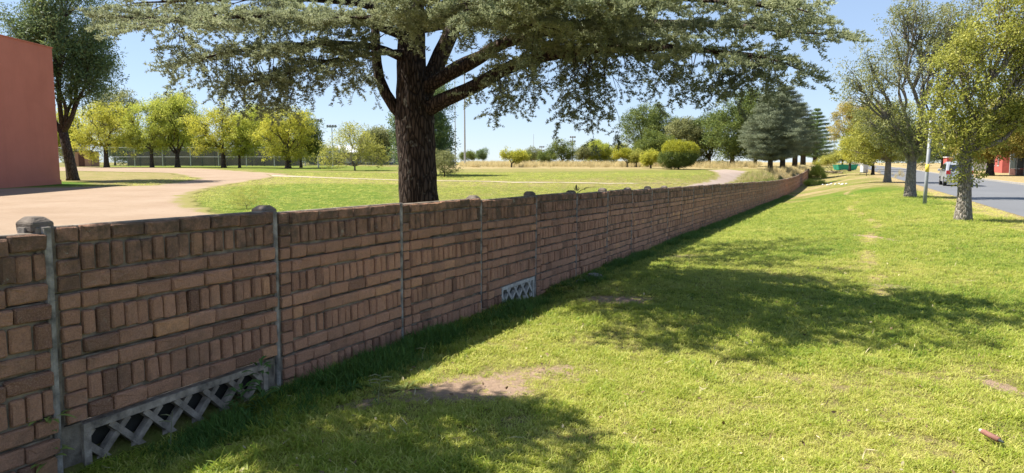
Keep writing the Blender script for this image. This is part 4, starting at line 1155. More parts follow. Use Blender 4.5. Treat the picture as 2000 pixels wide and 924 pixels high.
# left side tiers
limb(A_((800, 120, Yc), (740, 92, Yc - .6), (660, 84, Yc - 1.4), (570, 88, Yc - 2.2), (470, 98, Yc - 3.0), (400, 112, Yc - 3.5)), .09, .015, .22, .18, .4, .9, .52, 1, .35)
limb(A_((800, 75, Yc), (720, 44, Yc - 1.0), (620, 32, Yc - 2.2), (500, 30, Yc - 3.6), (400, 36, Yc - 4.6), (310, 40, Yc - 5.4)), .10, .015, .18, .17, .45, 1.0, .56, 1, .25)
limb(A_((800, 40, Yc), (700, 4, Yc - .4), (560, -6, Yc - 1.2), (420, -2, Yc - 2.1), (310, 4, Yc - 2.6)), .10, .015, .2, .18, .5, 1.15, .5, 1, .2)
limb(A_((798, 100, Yc), (720, 105, Yc - 1.2), (640, 118, Yc - 2.0), (570, 140, Yc - 2.5), (500, 158, Yc - 2.8)), .06, .01, .3, .2, .3, .7, .45, 1, .6)
# right side, upper
limb(A_((806, 40, Yc), (900, 20, Yc - 1.0), (1020, 8, Yc - 2.1), (1180, -4, Yc - 3.3), (1340, -2, Yc - 4.4), (1450, 6, Yc - 5.2), (1540, 14, Yc - 5.7)), .11, .015, .18, .17, .5, 1.2, .56, 1, .2)
limb(A_((806, 60, Yc), (900, 45, Yc + .8), (1020, 48, Yc + 1.8), (1160, 60, Yc + 2.7), (1320, 75, Yc + 3.4)), .09, .015, .3, .26, .5, 1.3, .42, .9, .2)
limb(A_((840, 160, Yc), (900, 120, Yc + .8), (1000, 80, Yc + 2), (1110, 60, Yc + 3.2), (1230, 50, Yc + 4)), .09, .015, .4, .3, .5, 1.2, .40, .9, .15)
# front tiers in mid air, over the trunk and towards the lawn
limb(A_((804, 60, Yc), (780, 44, Yc - 1.2), (740, 36, Yc - 2.4), (690, 34, Yc - 3.6)), .08, .015, .3, .2, .5, 1.0, .56, 1, .15)
limb(A_((806, 50, Yc), (850, 36, Yc - 1.2), (910, 36, Yc - 2.6), (970, 44, Yc - 4.0), (1020, 48, Yc - 4.8)), .08, .015, .3, .2, .5, 1.0, .58, 1, .15)
limb(A_((806, 20, Yc), (830, -14, Yc - 2.2), (860, -20, Yc - 4.4), (895, -8, Yc - 6.3)), .045, .015, .3, .15, .6, 1.2, .56, 1, .08)
limb(A_((806, 10, Yc), (930, -22, Yc - 2.6), (1050, -18, Yc - 4.6), (1140, -6, Yc - 6.0)), .045, .015, .3, .19, .6, 1.2, .56, 1, .08)
limb(A_((806, 0, Yc), (980, -60, Yc - 2.8), (1180, -70, Yc - 5.0), (1330, -60, Yc - 6.3)), .045, .015, .3, .2, .6, 1.2, .56, 1, .05)
limb(A_((806, 10, Yc), (880, -40, Yc - 2.8), (950, -45, Yc - 5.0), (1005, -30, Yc - 6.6)), .045, .015, .35, .15, .6, 1.2, .56, 1, .05)
limb(A_((806, 10, Yc), (980, -40, Yc - 2.8), (1130, -35, Yc - 5.0), (1230, -12, Yc - 6.2)), .045, .015, .35, .15, .6, 1.2, .56, 1, .05)
fk = Vector((-4.9, 5.9, 4.5))
limb([at(804, 10, Yc), Vector((-4.6, 11.5, 5.2)), Vector((-6.0, 8.6, 5.0)), fk], .055, .03, wood_only=True)
for (px, py, dy) in ((250, -324, 9.1), (150, -317, 9.05), (50, -310, 9.0), (200, -390, 9.4)):
    e_ = at(px, py, Yc - dy); limb([fk, fk.lerp(e_, .5) + Vector((0, 0, .12)), e_], .03, .012, .35, .10, .55, .75, .5, 1, .05)
# hanging curtains of foliage under the tiers: (px, top, bottom, depth offset)
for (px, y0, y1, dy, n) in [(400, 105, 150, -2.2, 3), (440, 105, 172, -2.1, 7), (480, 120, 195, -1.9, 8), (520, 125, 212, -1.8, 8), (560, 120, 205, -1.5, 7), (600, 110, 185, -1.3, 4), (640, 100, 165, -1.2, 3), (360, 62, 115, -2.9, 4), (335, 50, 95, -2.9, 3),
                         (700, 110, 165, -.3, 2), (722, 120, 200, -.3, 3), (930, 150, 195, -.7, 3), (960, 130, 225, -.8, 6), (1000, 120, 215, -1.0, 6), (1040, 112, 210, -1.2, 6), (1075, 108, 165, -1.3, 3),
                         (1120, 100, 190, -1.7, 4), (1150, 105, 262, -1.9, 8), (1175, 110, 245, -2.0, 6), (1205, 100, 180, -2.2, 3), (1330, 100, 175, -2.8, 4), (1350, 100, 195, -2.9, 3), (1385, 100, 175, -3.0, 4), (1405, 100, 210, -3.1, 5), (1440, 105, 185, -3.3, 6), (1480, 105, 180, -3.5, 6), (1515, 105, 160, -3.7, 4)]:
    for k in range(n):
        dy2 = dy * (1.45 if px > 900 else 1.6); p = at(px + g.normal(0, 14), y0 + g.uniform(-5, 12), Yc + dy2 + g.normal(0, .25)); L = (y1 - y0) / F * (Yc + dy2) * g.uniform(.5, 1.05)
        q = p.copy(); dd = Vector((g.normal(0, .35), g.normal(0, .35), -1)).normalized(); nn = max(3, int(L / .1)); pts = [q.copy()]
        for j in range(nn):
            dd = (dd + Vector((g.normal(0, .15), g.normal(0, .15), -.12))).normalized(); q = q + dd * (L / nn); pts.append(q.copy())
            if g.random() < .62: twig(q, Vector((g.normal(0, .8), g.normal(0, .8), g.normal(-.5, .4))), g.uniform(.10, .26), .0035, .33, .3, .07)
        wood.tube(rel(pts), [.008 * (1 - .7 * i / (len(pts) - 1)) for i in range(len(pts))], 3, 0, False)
# the flat top above the frame
for k in range(6):
    a_ = 1.0 + k * 2.4; hh = 5.6 + k * .22; L = 4.6 - k * .25
    if math.sin(a_) < -.2: L *= .7
    a = Vector((cb.x, cb.y, hh)); tip = a + Vector((math.cos(a_) * L, math.sin(a_) * L, .3))
    limb([a, a.lerp(tip, .5) + Vector((0, 0, .4)), tip], .07, .015, .2, .34, .6, 1.3, .45, .85, .05)
tr_o = wood_trunk.build('trunk', 'bark_cedar', cedar, True)
wood.build('branch', 'bark_cedar', cedar, True)
SPa = np.array(SP); D_ = SPa[:, 3:6]
yaw = np.arctan2(D_[:, 1], D_[:, 0]); pit = -np.arcsin(np.clip(D_[:, 2], -1, 1)); m = len(SPa)
scatter('crown', SPa[:, :3], np.stack([rng.uniform(-.5, .5, m), pit, yaw], -1), rng.uniform(.8, 1.45, m), rng.integers(0, 5, m), np.clip(SPa[:, 6], 0, 1), CL['cedar'], parent=cedar)
print('cedar sprigs', m)

# ================================================================== buildings, fence, masts
# ---- red hall
def hall():
    X1 = at(108, 200, 46).x; Y1, Y0 = 46.0, 20.0; X0 = X1 - 18
    z0 = min(gz(X1, Y0), gz(X1, Y1)) - .3; zt = 8.75
    root = empty('red_building', (X1, Y1, gz(X1, Y1)), 0, 'windowless red rendered hall with a flat parapet left of the conifer', 'building')
    o = root.location
    mb = MB().box(X0 - o.x, 0, Y0 - o.y, 0, z0 - o.z, zt - o.z); mb.build('wall', 'render_red', root)
    MB().box(X0 - o.x - .05, .05, Y0 - o.y - .05, .05, zt - o.z + .002, zt - o.z + .06).build('parapet', 'render_red', root)
    MB().box(.002, .045, Y0 - o.y, .045, z0 - o.z, .28).build('plinth', 'render_red', root)
hall()
# ---- chain-link fence
t = NT('chain_link'); P = t.pos()
tr = t.n('ShaderNodeBsdfTransparent'); df = t.pbr((.33, .33, .33), .6); mx = t.n('ShaderNodeMixShader'); mx.inputs[0].default_value = .22
t.l(tr.outputs[0], mx.inputs[1]); t.l(df, mx.inputs[2]); M['chain_link'] = t.done(mx.outputs[0])
def fence(name, pts, hgt, label, n_rail=2, net='chain_link', post='pole_grey', pr=.05, gap=2.6, posts=None):
    base = Vector((*pts[0], gz(*pts[0]))); root = empty(name, base, 0, label, 'fence')
    for (a, b) in zip(pts, pts[1:]):
        A = Vector((a[0], a[1], 0)); B = Vector((b[0], b[1], 0)); L = (B - A).length; n = max(1, int(L / gap))
        P = [A.lerp(B, k / n) for k in range(n + 1)]
        for p in P: p.z = gz(p.x, p.y)
        for p in P[:-1]:
            MB().tube(rel_to([p - Vector((0, 0, .2)), p + Vector((0, 0, hgt + .1))], base), [pr, pr], 8).build('post', post, root)
        V = []; Fc = []
        for p in P: V += [tuple(p - base + Vector((0, 0, .05))), tuple(p - base + Vector((0, 0, hgt)))]
        for k in range(n): Fc.append((2 * k, 2 * k + 2, 2 * k + 3, 2 * k + 1))
        MB().add(V, Fc).build('netting', net, root)
        for r_ in range(n_rail):
            z = hgt * (r_ + 1) / n_rail
            MB().tube(rel_to([p + Vector((0, 0, z)) for p in P], base), [.03] * len(P), 6).build('rail', post, root)
def rel_to(P, b): return [p - b for p in P]
f0 = at(100, 320, 104); f1 = at(645, 320, 104)
fence('chain_link_fence', [(f0.x, 104), (f1.x, 104)], 2.7, 'high chain-link fence with pale posts behind the autumn trees', 2, gap=4.0, pr=.07)
f0 = at(640, 320, 118); f1 = at(770, 320, 118)
fence('mesh_fence', [(f0.x, 112), (f1.x, 122)], 2.2, 'lower grey mesh fence before the white-roofed shed', 1, gap=4.0, pr=.05)
f0 = at(250, 320, 109); f1 = at(590, 320, 109)
root = empty('shade_screen', (f0.x, 109, gz(f0.x, 109)), 0, 'long dark maroon shade-cloth screen behind the chain-link fence', 'screen')
n = 14
for k in range(n):
    a, b = f0.x + (f1.x - f0.x) * k / n, f0.x + (f1.x - f0.x) * (k + 1) / n
    MB().box(a - f0.x + .06, b - f0.x - .06, -.03 + rnd.uniform(-.05, .05), .03, .1, 2.3 + rnd.uniform(-.1, .1)).build('panel', 'maroon_cloth', root)
    MB().tube([(a - f0.x, 0, -.2), (a - f0.x, 0, 2.4)], [.06, .06], 6).build('post', 'dark_fence', root)
# low brick pump house by the trees
b_ = at(178, 320, 100); b_.z = gz(b_.x, b_.y)
root = empty('pump_house', b_, 0, 'small pale orange shed seen under the golden tree', 'shed')
MB().box(-1.6, .6, -1, 1, 0, 2.0).build('wall', plain('shed_orange', (.36, .20, .14)), root); MB().box(-1.8, .8, -1.2, 1.2, 2.003, 2.12).build('roof', 'dark_fence', root)
MB().box(-1.1, -.3, -1.04, -1.003, .05, 1.7).build('door', 'fence_brown', root)
# ---- floodlight masts
def mast(px, base_py, top_py, Y, label, bar=.0, lamps=0, r=.09, tiers=1, gpr=None):
    b = at(px, base_py, Y); z0 = gz(b.x, b.y); zt = at(px, top_py, Y).z; h = zt - z0; b.z = z0
    root = empty('floodlight_mast' if lamps else 'goal_mast', b, 0, label, 'mast', gpr)
    MB().tube([(0, 0, -.3), (0, 0, h * .5), (0, 0, h)], [r, r * .8, r * .55], 8).build('pole', 'pole_grey', root)
    for tdx in range(tiers):
        if bar:
            z = h - .06 - tdx * .9
            MB().box(-bar, bar, -.06, .06, z, z + .12).build('crossbar', 'pole_grey', root)
            for k in range(lamps):
                x = -bar + (k + .5) * 2 * bar / lamps
                lo = MB().box(x - bar / lamps * .7, x + bar / lamps * .7, -.38, -.065, z - .12, z + .30).build('lamp', 'steel', root); bevel_obj(lo, .04, 1)
mast(622, 326, 236, 92, 'floodlight mast with a wide twin lamp bar beside the yellow trees', .70, 4, .11)
mast(650, 322, 247, 104, 'floodlight mast with a twin lamp bar behind the half-bare tree', .75, 4, .10)
mast(596, 322, 222, 112, 'floodlight mast with its lamp bar just over the darker green tree', .7, 3, .10)
mast(448, 322, 190, 120, 'tall thin mast rising out of the broad yellow tree', 0, 0, .09)
mast(908, 318.5, 130, 118, 'thick tall grey goal mast right of the cedar trunk', 0, 0, .16)
mast(889.5, 317, 150, 130, 'slim tall grey mast beside the thick one', 0, 0, .10)
mast(1118, 316, 268, 150, 'far floodlight mast with a tiered head above the umbrella tree', .65, 3, .12, 2)
mast(1058, 316, 287, 170, 'far short floodlight mast between two dull trees', .65, 3, .10, 2)
mast(1042, 317, 262, 150, 'hair-thin far mast over the grey-green round tree', 0, 0, .05)
# ---- white-roofed shed
b_ = at(755, 318, 160); b_.z = gz(b_.x, b_.y)
root = empty('shed', b_, 0, 'long low shed with a white roof and dark wall behind the half-bare tree', 'shed')
MB().box(-16, 10, -4, 4, 0, 2.6).build('wall', 'shed_wall', root)
MB().add([(-16.4, -4.6, 2.55), (10.4, -4.6, 2.55), (10.4, 0, 4.2), (-16.4, 0, 4.2), (10.4, 4.6, 2.55), (-16.4, 4.6, 2.55)], [(0, 1, 2, 3), (3, 2, 4, 5), (1, 4, 2), (0, 3, 5)]).build('roof', 'pale_roof', root)
for k in range(5): MB().box(-14 + k * 4.6, -11.5 + k * 4.6, -4.05, -4.005, .4, 2.2).build('door', 'white_wall', root)
# ---- across the road: white house, red house, dark fence
def st_pt(s, t_): 
    x, y = xy(s, t_); return Vector((x, y, gz(x, y)))
def house(name, s, t_, ls, lt, h, rh, wall_m, roof_m, label, wins, doors=(), rot=0):
    b = st_pt(s, t_); root = empty(name, b, -TH, label, 'house')      # local x = across (t), local y = along (s)
    MB().box(0, lt, 0, ls, -.4, h).build('wall', wall_m, root)
    e = .35
    MB().add([(-e, -e, h), (lt + e, -e, h), (lt + e, ls + e, h), (-e, ls + e, h), (-e, ls / 2, h + rh), (lt + e, ls / 2, h + rh), (-e, -e, h - .08), (lt + e, -e, h - .08), (lt + e, ls + e, h - .08), (-e, ls + e, h - .08)],
             [(0, 1, 5, 4), (2, 3, 4, 5), (0, 4, 3), (1, 2, 5), (6, 9, 8, 7), (0, 6, 7, 1), (1, 7, 8, 2), (2, 8, 9, 3), (3, 9, 6, 0)]).build('roof', roof_m, root)
    for (face, a, b_, z0, z1) in wins:
        if face == 't': 
            wo_ = MB().box(-.03, -.002, a, b_, z0, z1).build('window', 'glass_dark', root)
            MB().box(-.06, -.031, a - .08, b_ + .08, z0 - .1, z0 - .02).build('sill', 'white_wall', wo_)
            MB().box(-.05, -.031, (a + b_) / 2 - .04, (a + b_) / 2 + .04, z0, z1).build('frame', 'white_wall', wo_)
        else:
            wo_ = MB().box(a, b_, -.03, -.002, z0, z1).build('window', 'glass_dark', root)
            MB().box(a - .08, b_ + .08, -.06, -.031, z0 - .1, z0 - .02).build('sill', 'white_wall', wo_)
            MB().box((a + b_) / 2 - .04, (a + b_) / 2 + .04, -.05, -.031, z0, z1).build('frame', 'white_wall', wo_)
    for (face, a, b_, z1, m_) in doors:
        (MB().box(-.03, -.002, a, b_, 0, z1) if face == 't' else MB().box(a, b_, -.03, -.002, 0, z1)).build('door', m_, root)
def corner(px, Y): p = at(px, 330, Y); return st(p.x, p.y)
s_, t_ = corner(1893, 116)
house('white_house', s_, t_, 14, 16, 2.7, 1.5, 'white_wall', 'pale_roof', 'white single-storey house with dark windows behind the silver car', [('t', 1.5, 3.5, 1.1, 2.1), ('s', 1.0, 3.0, 1.2, 2.1), ('s', 5.0, 7.4, 1.2, 2.1), ('s', 9.2, 11.5, 1.2, 2.1)], [('s', 3.6, 4.6, 2.1, 'fence_brown')])
s_, t_ = corner(1957, 96)
house('red_house', s_, t_, 9, 14, 3.0, 1.2, 'house_red', 'fence_brown', 'bright red painted house behind the orange-tinged kerb tree', [('t', 2, 3.2, 1, 2.2), ('t', 5, 6.2, 1, 2.2)], [('s', 1, 2, 2.1, 'white_wall')])
fa = at(1972, 340, 84); fb = at(2120, 340, 66)
root = empty('board_fence', (fa.x, fa.y, gz(fa.x, fa.y)), 0, 'dark board fence with a brown foot along the far verge', 'fence')
n = 26; 
for k in range(n):
    p = Vector((fa.x + (fb.x - fa.x) * k / n, fa.y + (fb.y - fa.y) * k / n, 0)); p.z = gz(p.x, p.y); q = p - root.location
    ang = math.atan2(fb.y - fa.y, fb.x - fa.x); mt = Matrix.Translation(q) @ Matrix.Rotation(ang, 4, 'Z')
    MB().box(.02, .86, -.02, .02, .75, 2.5 + rnd.uniform(-.08, .08), mt).build('board', 'dark_fence', root)
    MB().box(0, .89, -.05, .05, -.2, .72, mt).build('foot_panel', 'fence_brown', root)
    if k % 3 == 0: MB().box(-.06, .06, -.06, .06, -.2, 2.7, mt).build('post', 'pole_grey', root)
for s_, lb in ((62, 'grey'),):
    pass
# low red gatepost thing far down the road
b_ = at(1851, 328, 120); b_.z = gz(b_.x, b_.y)
root = empty('gate_pillar', b_, 0, 'red painted gate pillar far behind the silver car', 'pillar')
MB().box(-.5, .5, -.5, .5, -.2, 2.1).build('shaft', 'house_red', root); MB().box(-.6, .6, -.6, .6, 2.103, 2.25).build('cap', 'white_wall', root)
# ---- lamp post on the lawn
b_ = ground(1805.5, 400.5)
root = empty('marker_pole', b_, 0, 'slim grey metal pole with a yellow band on the lawn', 'pole')
MB().tube([(0, 0, -.2), (.02, 0, 1.0), (.06, 0, 3.2)], [.068, .064, .052], 12).build('pole', 'steel', root, True)
MB().tube([(.026, 0, 1.27), (.031, 0, 1.57)], [.0655, .0645], 12).build('band', 'yellow_paint', root, True)
MB().tube([(.06, 0, 3.2), (.061, 0, 3.23)], [.056, .05], 12).build('cap', 'pole_grey', root, True)

# ---- silver car seen from behind
def car():
    b = ground(1872, 366.0); s_, t_ = st(b.x, b.y)
    best = min((abs(CX + F * xy(q, 11.5)[0] / xy(q, 11.5)[1] - 1864), q) for q in np.arange(30, 90, .25)); s_ = best[1]
    b = Vector((*xy(s_, 11.5), 0)); b.z = gz(*xy(s_, 12.)) - .02
    root = empty('silver_car', b, -TH - .02, 'silver hatch-backed car driving away on the road, half hidden by the oak trunk', 'car')
    W = .86
    prof = [(-2.05, .42), (-2.08, .62), (-2.06, .95), (-2.0, 1.05), (-1.72, 1.50), (-1.5, 1.62), (-.6, 1.68), (.35, 1.60), (1.05, 1.12), (1.95, .98), (2.15, .80), (2.18, .45), (2.0, .30), (-1.9, .30)]
    def wy(y, z): return W * (1 - .14 * max(0, (z - .95)) / .7 - .04 * max(0, (abs(y) - 1.6)) / .5)
    V = []; n = len(prof)
    for sx in (-1, -.92, .92, 1):
        for (y, z) in prof:
            k = 1.0 if abs(sx) < 1 else .97
            V.append((sx * wy(y, z), y * k, .3 + (z - .3) * (k if z > .9 else 1)))
    Fc = []
    for a in range(3):
        for k in range(n): Fc.append((a * n + k, a * n + (k + 1) % n, (a + 1) * n + (k + 1) % n, (a + 1) * n + k))
    Fc.append(tuple(range(n))); Fc.append(tuple(3 * n + k for k in range(n))[::-1])
    body = MB().add(V, Fc).build('body', 'car_silver', root)
    bm = bmesh.new(); bm.from_mesh(body.data); bmesh.ops.recalc_face_normals(bm, faces=bm.faces[:]); bm.to_mesh(body.data); bm.free()
    # rear window, side windows
    def quadpatch(name, pts, mat, par, th=.012):
        P = [Vector(p) for p in pts]; nrm = (P[1] - P[0]).cross(P[2] - P[0]).normalized(); V = [p + nrm * th for p in P] + [p - nrm * .02 for p in P]
        return MB().add(V, [(0, 1, 2, 3), (7, 6, 5, 4), (0, 4, 5, 1), (1, 5, 6, 2), (2, 6, 7, 3), (3, 7, 4, 0)]).build(name, mat, par)
    quadpatch('rear_window', [(-.64, -2.00, 1.10), (.64, -2.00, 1.10), (.58, -1.745, 1.47), (-.58, -1.745, 1.47)], 'glass_dark', root)
    for sx in (-1, 1):
        f = lambda y, z: (sx * (wy(y, z) + .003), y, z)
        a = [f(-1.55, 1.08), f(-.45, 1.08), f(-.5, 1.54), f(-1.4, 1.50)]; c = [f(-.38, 1.08), f(.8, 1.08), f(.28, 1.50), f(-.42, 1.54)]
        for q in (a, c): quadpatch('side_window', q if sx > 0 else q[::-1], 'glass_dark', root, .006)
        tl = MB().box(sx * .66 - .13, sx * .66 + .13, -2.10, -2.0, .82, 1.08).build('tail_light', 'tail_red', root)
        mr = MB().box(sx * .98 - .09, sx * .98 + .09, .62, .78, 1.02, 1.18).build('mirror', 'car_silver', root); bevel_obj(mr, .03, 1)
        for y in (-1.28, 1.32):
            wh = MB().tube([(sx * .66, y, .33), (sx * .68, y, .33), (sx * .86, y, .33), (sx * .88, y, .33)], [.29, .33, .33, .29], 20).build('wheel', 'tyre', root)
            MB().tube([(sx * .86, y, .33), (sx * .892, y, .33)], [.2, .17], 14).build('rim', 'rim', wh)
    bu = MB().box(-.84, .84, -2.16, -2.0, .38, .62).build('bumper', 'car_silver', root); bevel_obj(bu, .04, 2)
    MB().box(-.26, .26, -2.175, -2.162, .66, .78).build('number_plate', 'plate', root)
    MB().box(-.5, .5, -2.12, -1.98, .28, .385).build('skirt', 'car_black', root)
car()

# ================================================================== small things
def stone(name, c, r, seed, mat, label, cat, group=None, flat=.6):
    bm = bmesh.new(); bmesh.ops.create_icosphere(bm, subdivisions=3, radius=1); g_ = random.Random(seed)
    ax = [Vector((g_.gauss(0, 1), g_.gauss(0, 1), g_.gauss(0, 1))).normalized() for _ in range(12)]; th = [g_.uniform(.55, .9) for _ in ax]
    for v in bm.verts:
        for a, h in zip(ax, th):
            d = v.co.dot(a)
            if d > h: v.co -= a * (d - h)
        v.co = Vector((v.co.x * r[0], v.co.y * r[1], v.co.z * r[2]))
    me = bpy.data.meshes.new(name); bm.to_mesh(me); bm.free(); me.materials.append(M[mat])
    o = link(bpy.data.objects.new(name, me)); o.location = c; o.rotation_euler = (0, 0, g_.uniform(0, 6)); return tag(o, label, cat, group)
p = ground(1160, 545); stone('rock', p + Vector((0, 0, .03)), (.16, .12, .075), 3, 'rock', 'flat grey rock lying at the wall foot past the second lattice', 'rock')
p = ground(1135, 552); stone('rock', p + Vector((0, 0, .015)), (.10, .07, .04), 4, 'rock', 'small broken stone beside the flat grey rock', 'rock')
for k in range(9):
    p = ground(1609 + k * 5.5 + rnd.uniform(-2, 2), 361 + rnd.uniform(-1.2, 1.6)); stone('rubble_stone', p + Vector((0, 0, .06)), (.14, .12, .07), 20 + k, 'white_stone', 'pale rubble stone in the line on the grass by the wall end', 'stone', 'pale rubble stones by the wall end')
a = ground(1612, 337); b = ground(1646, 339); c = (a + b) / 2
o = MB().tube([a - c + Vector((0, 0, .12)), Vector((0, 0, .15)), b - c + Vector((0, 0, .1))], [.13, .12, .09], 8, .05).build('fallen_log', 'log_wood'); o.location = c; tag(o, 'dark fallen log on the dry verge past the wall end', 'log')
# green skip and cabinet far down the verge
b_ = at(1651, 319.5, 130); b_.z = gz(b_.x, b_.y)
root = empty('rubbish_skip', b_, .1, 'green metal skip far down the verge', 'skip')
MB().add([(-1.6, -.8, .1), (1.6, -.8, .1), (1.6, .8, .1), (-1.6, .8, .1), (-1.9, -.95, 1.0), (1.9, -.95, 1.0), (1.9, .95, 1.0), (-1.9, .95, 1.0)], [(3, 2, 1, 0), (0, 1, 5, 4), (1, 2, 6, 5), (2, 3, 7, 6), (3, 0, 4, 7)]).build('tub', 'green_paint', root)
MB().box(-1.95, 1.95, -1.0, -.955, .93, 1.06).build('rim', 'green_paint', root); MB().box(-1.2, -.9, -.9, .9, -.05, .1).build('skid', 'dark_fence', root); MB().box(.9, 1.2, -.9, .9, -.05, .1).build('skid', 'dark_fence', root)
b_ = at(1688, 325.5, 105); b_.z = gz(b_.x, b_.y)
root = empty('utility_cabinet', b_, .3, 'white utility cabinet in the shade of the golden low tree', 'cabinet')
MB().box(-.45, .45, -.3, .3, .12, 1.5).build('body', 'white_wall', root); MB().box(-.5, .5, -.35, .35, 1.503, 1.58).build('lid', 'pale_roof', root); MB().box(-.4, .4, -.25, .25, -.1, .119).build('plinth', 'kerb', root); MB().box(-.38, -.02, -.33, -.303, .2, 1.42).build('door', 'white_wall', root); MB().box(.02, .38, -.33, -.303, .2, 1.42).build('door', 'white_wall', root)
p = ground(1692, 344)
o = MB().tube([(0, 0, -.1), (0, 0, .75)], [.05, .05], 8).build('marker_stake', 'log_wood'); o.location = p; tag(o, 'short wooden stake standing in the dry verge', 'stake')
# red-brown pipe stub on the lawn
pa, pb = ground(1918, 862), ground(1950, 877)
c = (pa + pb) / 2; root = empty('pipe_stub', c, 0, 'short rusty red pipe stub lying on the lawn', 'pipe')
a, b = pa - c + Vector((0, 0, .062)), pb - c + Vector((0, 0, .055))
MB().tube([a, a.lerp(b, .5), b], [.016, .0165, .016], 12).build('sleeve', 'rust', root, True)
dv = (b - a).normalized(); MB().tube([a - dv * .022, a - dv * .001], [.010, .013], 10).build('tip', 'steel_end', root); MB().tube([b + dv * .001, b + dv * .035], [.010, .005], 8).build('tail', 'dark_fence', root)

# leafy plants
def leaf_blade(mb, p, d, L, W, fold=.25, curl=.4):
    d = d.normalized(); s = d.cross(Vector((0, 0, 1)));
    s = s.normalized() if s.length > .02 else Vector((1, 0, 0)); n = s.cross(d)
    V = []
    for k, (u, w_) in enumerate(((0, .12), (.25, .8), (.55, 1.), (.82, .6), (1, .03))):
        q = p + d * (L * u) - Vector((0, 0, 1)) * (curl * L * u * u)
        V += [q - s * W * w_ / 2 + n * fold * W * w_ * .5, q, q + s * W * w_ / 2 + n * fold * W * w_ * .5]
    Fc = []
    for k in range(4): Fc += [(3 * k, 3 * k + 1, 3 * k + 4, 3 * k + 3), (3 * k + 1, 3 * k + 2, 3 * k + 5, 3 * k + 4)]
    mb.add(V, Fc)
s5 = s_of_post(5); wp = wall_pt(s5) + Vector((0, 0, H_W + .02)) + Vector((SU, CU, 0)) * .03
root = empty('wall_sprout', wp, 0, 'small dark-leaved sprout growing from a post top of the wall', 'plant')
for (dx, dz, L) in ((-.3, 1.0, .10), (.05, 1.0, .15), (.5, .7, .09), (.9, .5, .12), (.35, .9, .10)):
    mb = MB(); leaf_blade(mb, Vector((dx * .06, 0, .01)), Vector((dx * .8, .1, dz)), L, .035, .3, .2); mb.build('leaf', 'copper_leaf', root)
mb = MB(); mb.tube([(0, 0, -.03), (.10, 0, .04), (.22, 0, .085)], [.006, .005, .003], 5); mb.build('stem', 'bark_dark', root)
for (x, d_, L) in ((.20, (1, 0, .10), .18), (.13, (.8, .2, .5), .08), (.10, (.6, -.3, -.1), .07)):
    mb = MB(); leaf_blade(mb, Vector((x, 0, .075 if x > .15 else .05)), Vector(d_), L, .04, .3, .05); mb.build('leaf', 'copper_leaf', root)
# weeds and seeding stalks at the wall
def stalk(px, py, h, label, seed, heads=5):
    p = ground(px, py); g_ = random.Random(seed); root = empty('seeding_weed', p, 0, label, 'weed')
    mb = MB(); top = Vector((g_.uniform(.02, .06), 0, h)); mb.tube([(0, 0, -.02), (top.x * .3, .01, h * .5), top], [.0032, .0026, .0015], 5); mb.build('stem', 'grass_straw_plain', root)
    for k in range(heads):
        a_ = g_.choice((-1, 1)); z = h * (.72 + .28 * k / heads)
        hb = MB(); hb.tube([(top.x * z / h, 0, z), (top.x * z / h + a_ * .04, g_.uniform(-.02, .02), z + .01), (top.x * z / h + a_ * .085, g_.uniform(-.03, .03), z + .0)], [.002, .0045, .0015], 5); hb.build('seed_head', 'grass_straw_plain', root)
    for k in range(3):
        lb_ = MB(); leaf_blade(lb_, Vector((0, 0, .02)), Vector((math.cos(k * 2.1), math.sin(k * 2.1), .9)), h * .5, .012, .2, .5); lb_.build('leaf', 'leaf_plain', root)
plain('grass_straw_plain', (.20, .20, .10), .8); plain('leaf_plain', (.07, .14, .03), .6)
stalk(738, 795, .24, 'seeding grass weed standing alone in the wall shade', 1)
stalk(822, 712, .20, 'bent dry grass stalk in the long grass by the wall', 2, 1)
stalk(332, 880, .26, 'dry pale stalk leaning before the lattice panel', 3, 2)
def weed_clump(name, px, py, n, L, W, label, seed, mat='leaf_weed', up=.8, climb=0.):
    p = ground(px, py); g_ = random.Random(seed); root = empty(name, p, 0, label, 'weed')
    mb = MB()
    for k in range(n):
        a_ = g_.uniform(0, 6.283); leaf_blade(mb, Vector((math.cos(a_) * .05 * g_.random(), math.sin(a_) * .05 * g_.random(), g_.random() * climb)), Vector((math.cos(a_), math.sin(a_), g_.uniform(.3, 1.4) * up)), L * g_.uniform(.6, 1.2), W * g_.uniform(.7, 1.2), .3, .45)
    o = mb.build('leaf_rosette', mat, root)
leaf2 = plain('leaf_weed', (.065, .13, .025), .55); plain('leaf_weed_y', (.20, .24, .05), .55)
weed_clump('leafy_weed', 100, 925, 34, .12, .028, 'yellow-green weed climbing the foot of the capped post by the lattice', 11, 'leaf_weed_y', .9, .30)
weed_clump('leafy_weed', 512, 800, 40, .13, .03, 'climbing weed at the post foot right of the near lattice', 12, 'leaf_weed', .9, .38)
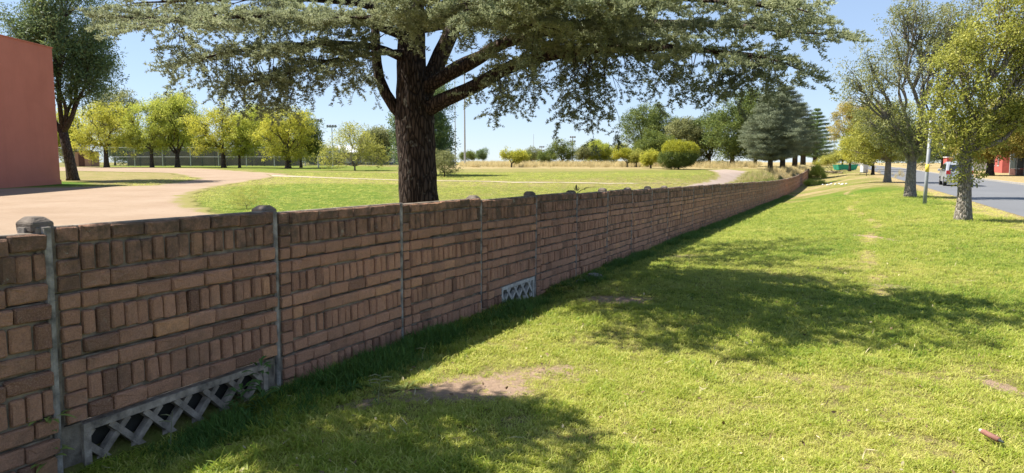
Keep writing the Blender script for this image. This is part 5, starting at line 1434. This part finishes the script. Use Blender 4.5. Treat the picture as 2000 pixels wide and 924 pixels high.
weed_clump('leafy_weed', 470, 815, 30, .12, .03, 'low leafy weed creeping over the end of the near lattice', 13, 'leaf_weed', .8, .22)
weed_clump('leafy_weed', 690, 760, 30, .17, .022, 'broad-bladed weed tuft in the wall shade', 14)
weed_clump('leafy_weed', 790, 762, 34, .16, .018, 'weed tuft catching the sun at the shadow edge', 15, 'leaf_weed_y', .6)
weed_clump('leafy_weed', 870, 655, 34, .20, .02, 'tall weed tuft against the wall past the uncapped post', 16)
weed_clump('leafy_weed', 1010, 605, 34, .20, .02, 'weed tuft in front of the second lattice', 17)
weed_clump('leafy_weed', 1215, 512, 40, .24, .03, 'large weed clump against the wall beyond the rock', 18)
# sparse shrub behind the wall and bush at the wall end
b_ = ground(482, 408); Y = b_.y
tree('wispy_shrub', b_, 'wispy yellowish shrub on the field just behind the wall', 'shrub', pxlobes(b_, Y, [(485, 385, 34, 18), (505, 372, 20, 14), (465, 392, 20, 12)]), .1, .012, CL['leaf_oak'], 401, 90, 3, .085, .09, 'twig', limbs=8, tint=(.75, .15), thick=1.0)
b_ = ground(1597, 349); Y = b_.y
tree('bush', b_, 'rounded yellow-green bush at the end of the wall', 'bush', pxlobes(b_, Y, [(1598, 335, 14, 12), (1590, 342, 10, 8), (1608, 342, 8, 7)]), .2, .05, CL['leaf_lime'], 402, 90, 8, .26, .16, 'twig', limbs=6, tint=(.6, .2))
b_ = ground(1590, 362); Y = b_.y
tree('ground_creeper', b_, 'low bright green creeper at the foot of the bush by the wall end', 'plant', pxlobes(b_, Y, [(1592, 358, 20, 6), (1580, 356, 10, 5)]), .05, .02, CL['leaf_lime'], 403, 70, 6, .22, .12, 'twig', limbs=6, tint=(.45, .2))
b_ = at(1628, 322, 112); b_.z = gz(b_.x, b_.y)
tree('bush', b_, 'pale scrubby bush on the rise beyond the wall end', 'bush', pxlobes(b_, 112, [(1620, 312, 16, 7), (1606, 316, 12, 6), (1632, 300, 6, 10)]), .3, .05, CL['leaf_oak'], 404, 70, 6, .4, .25, 'twig', limbs=6, tint=(.75, .2))
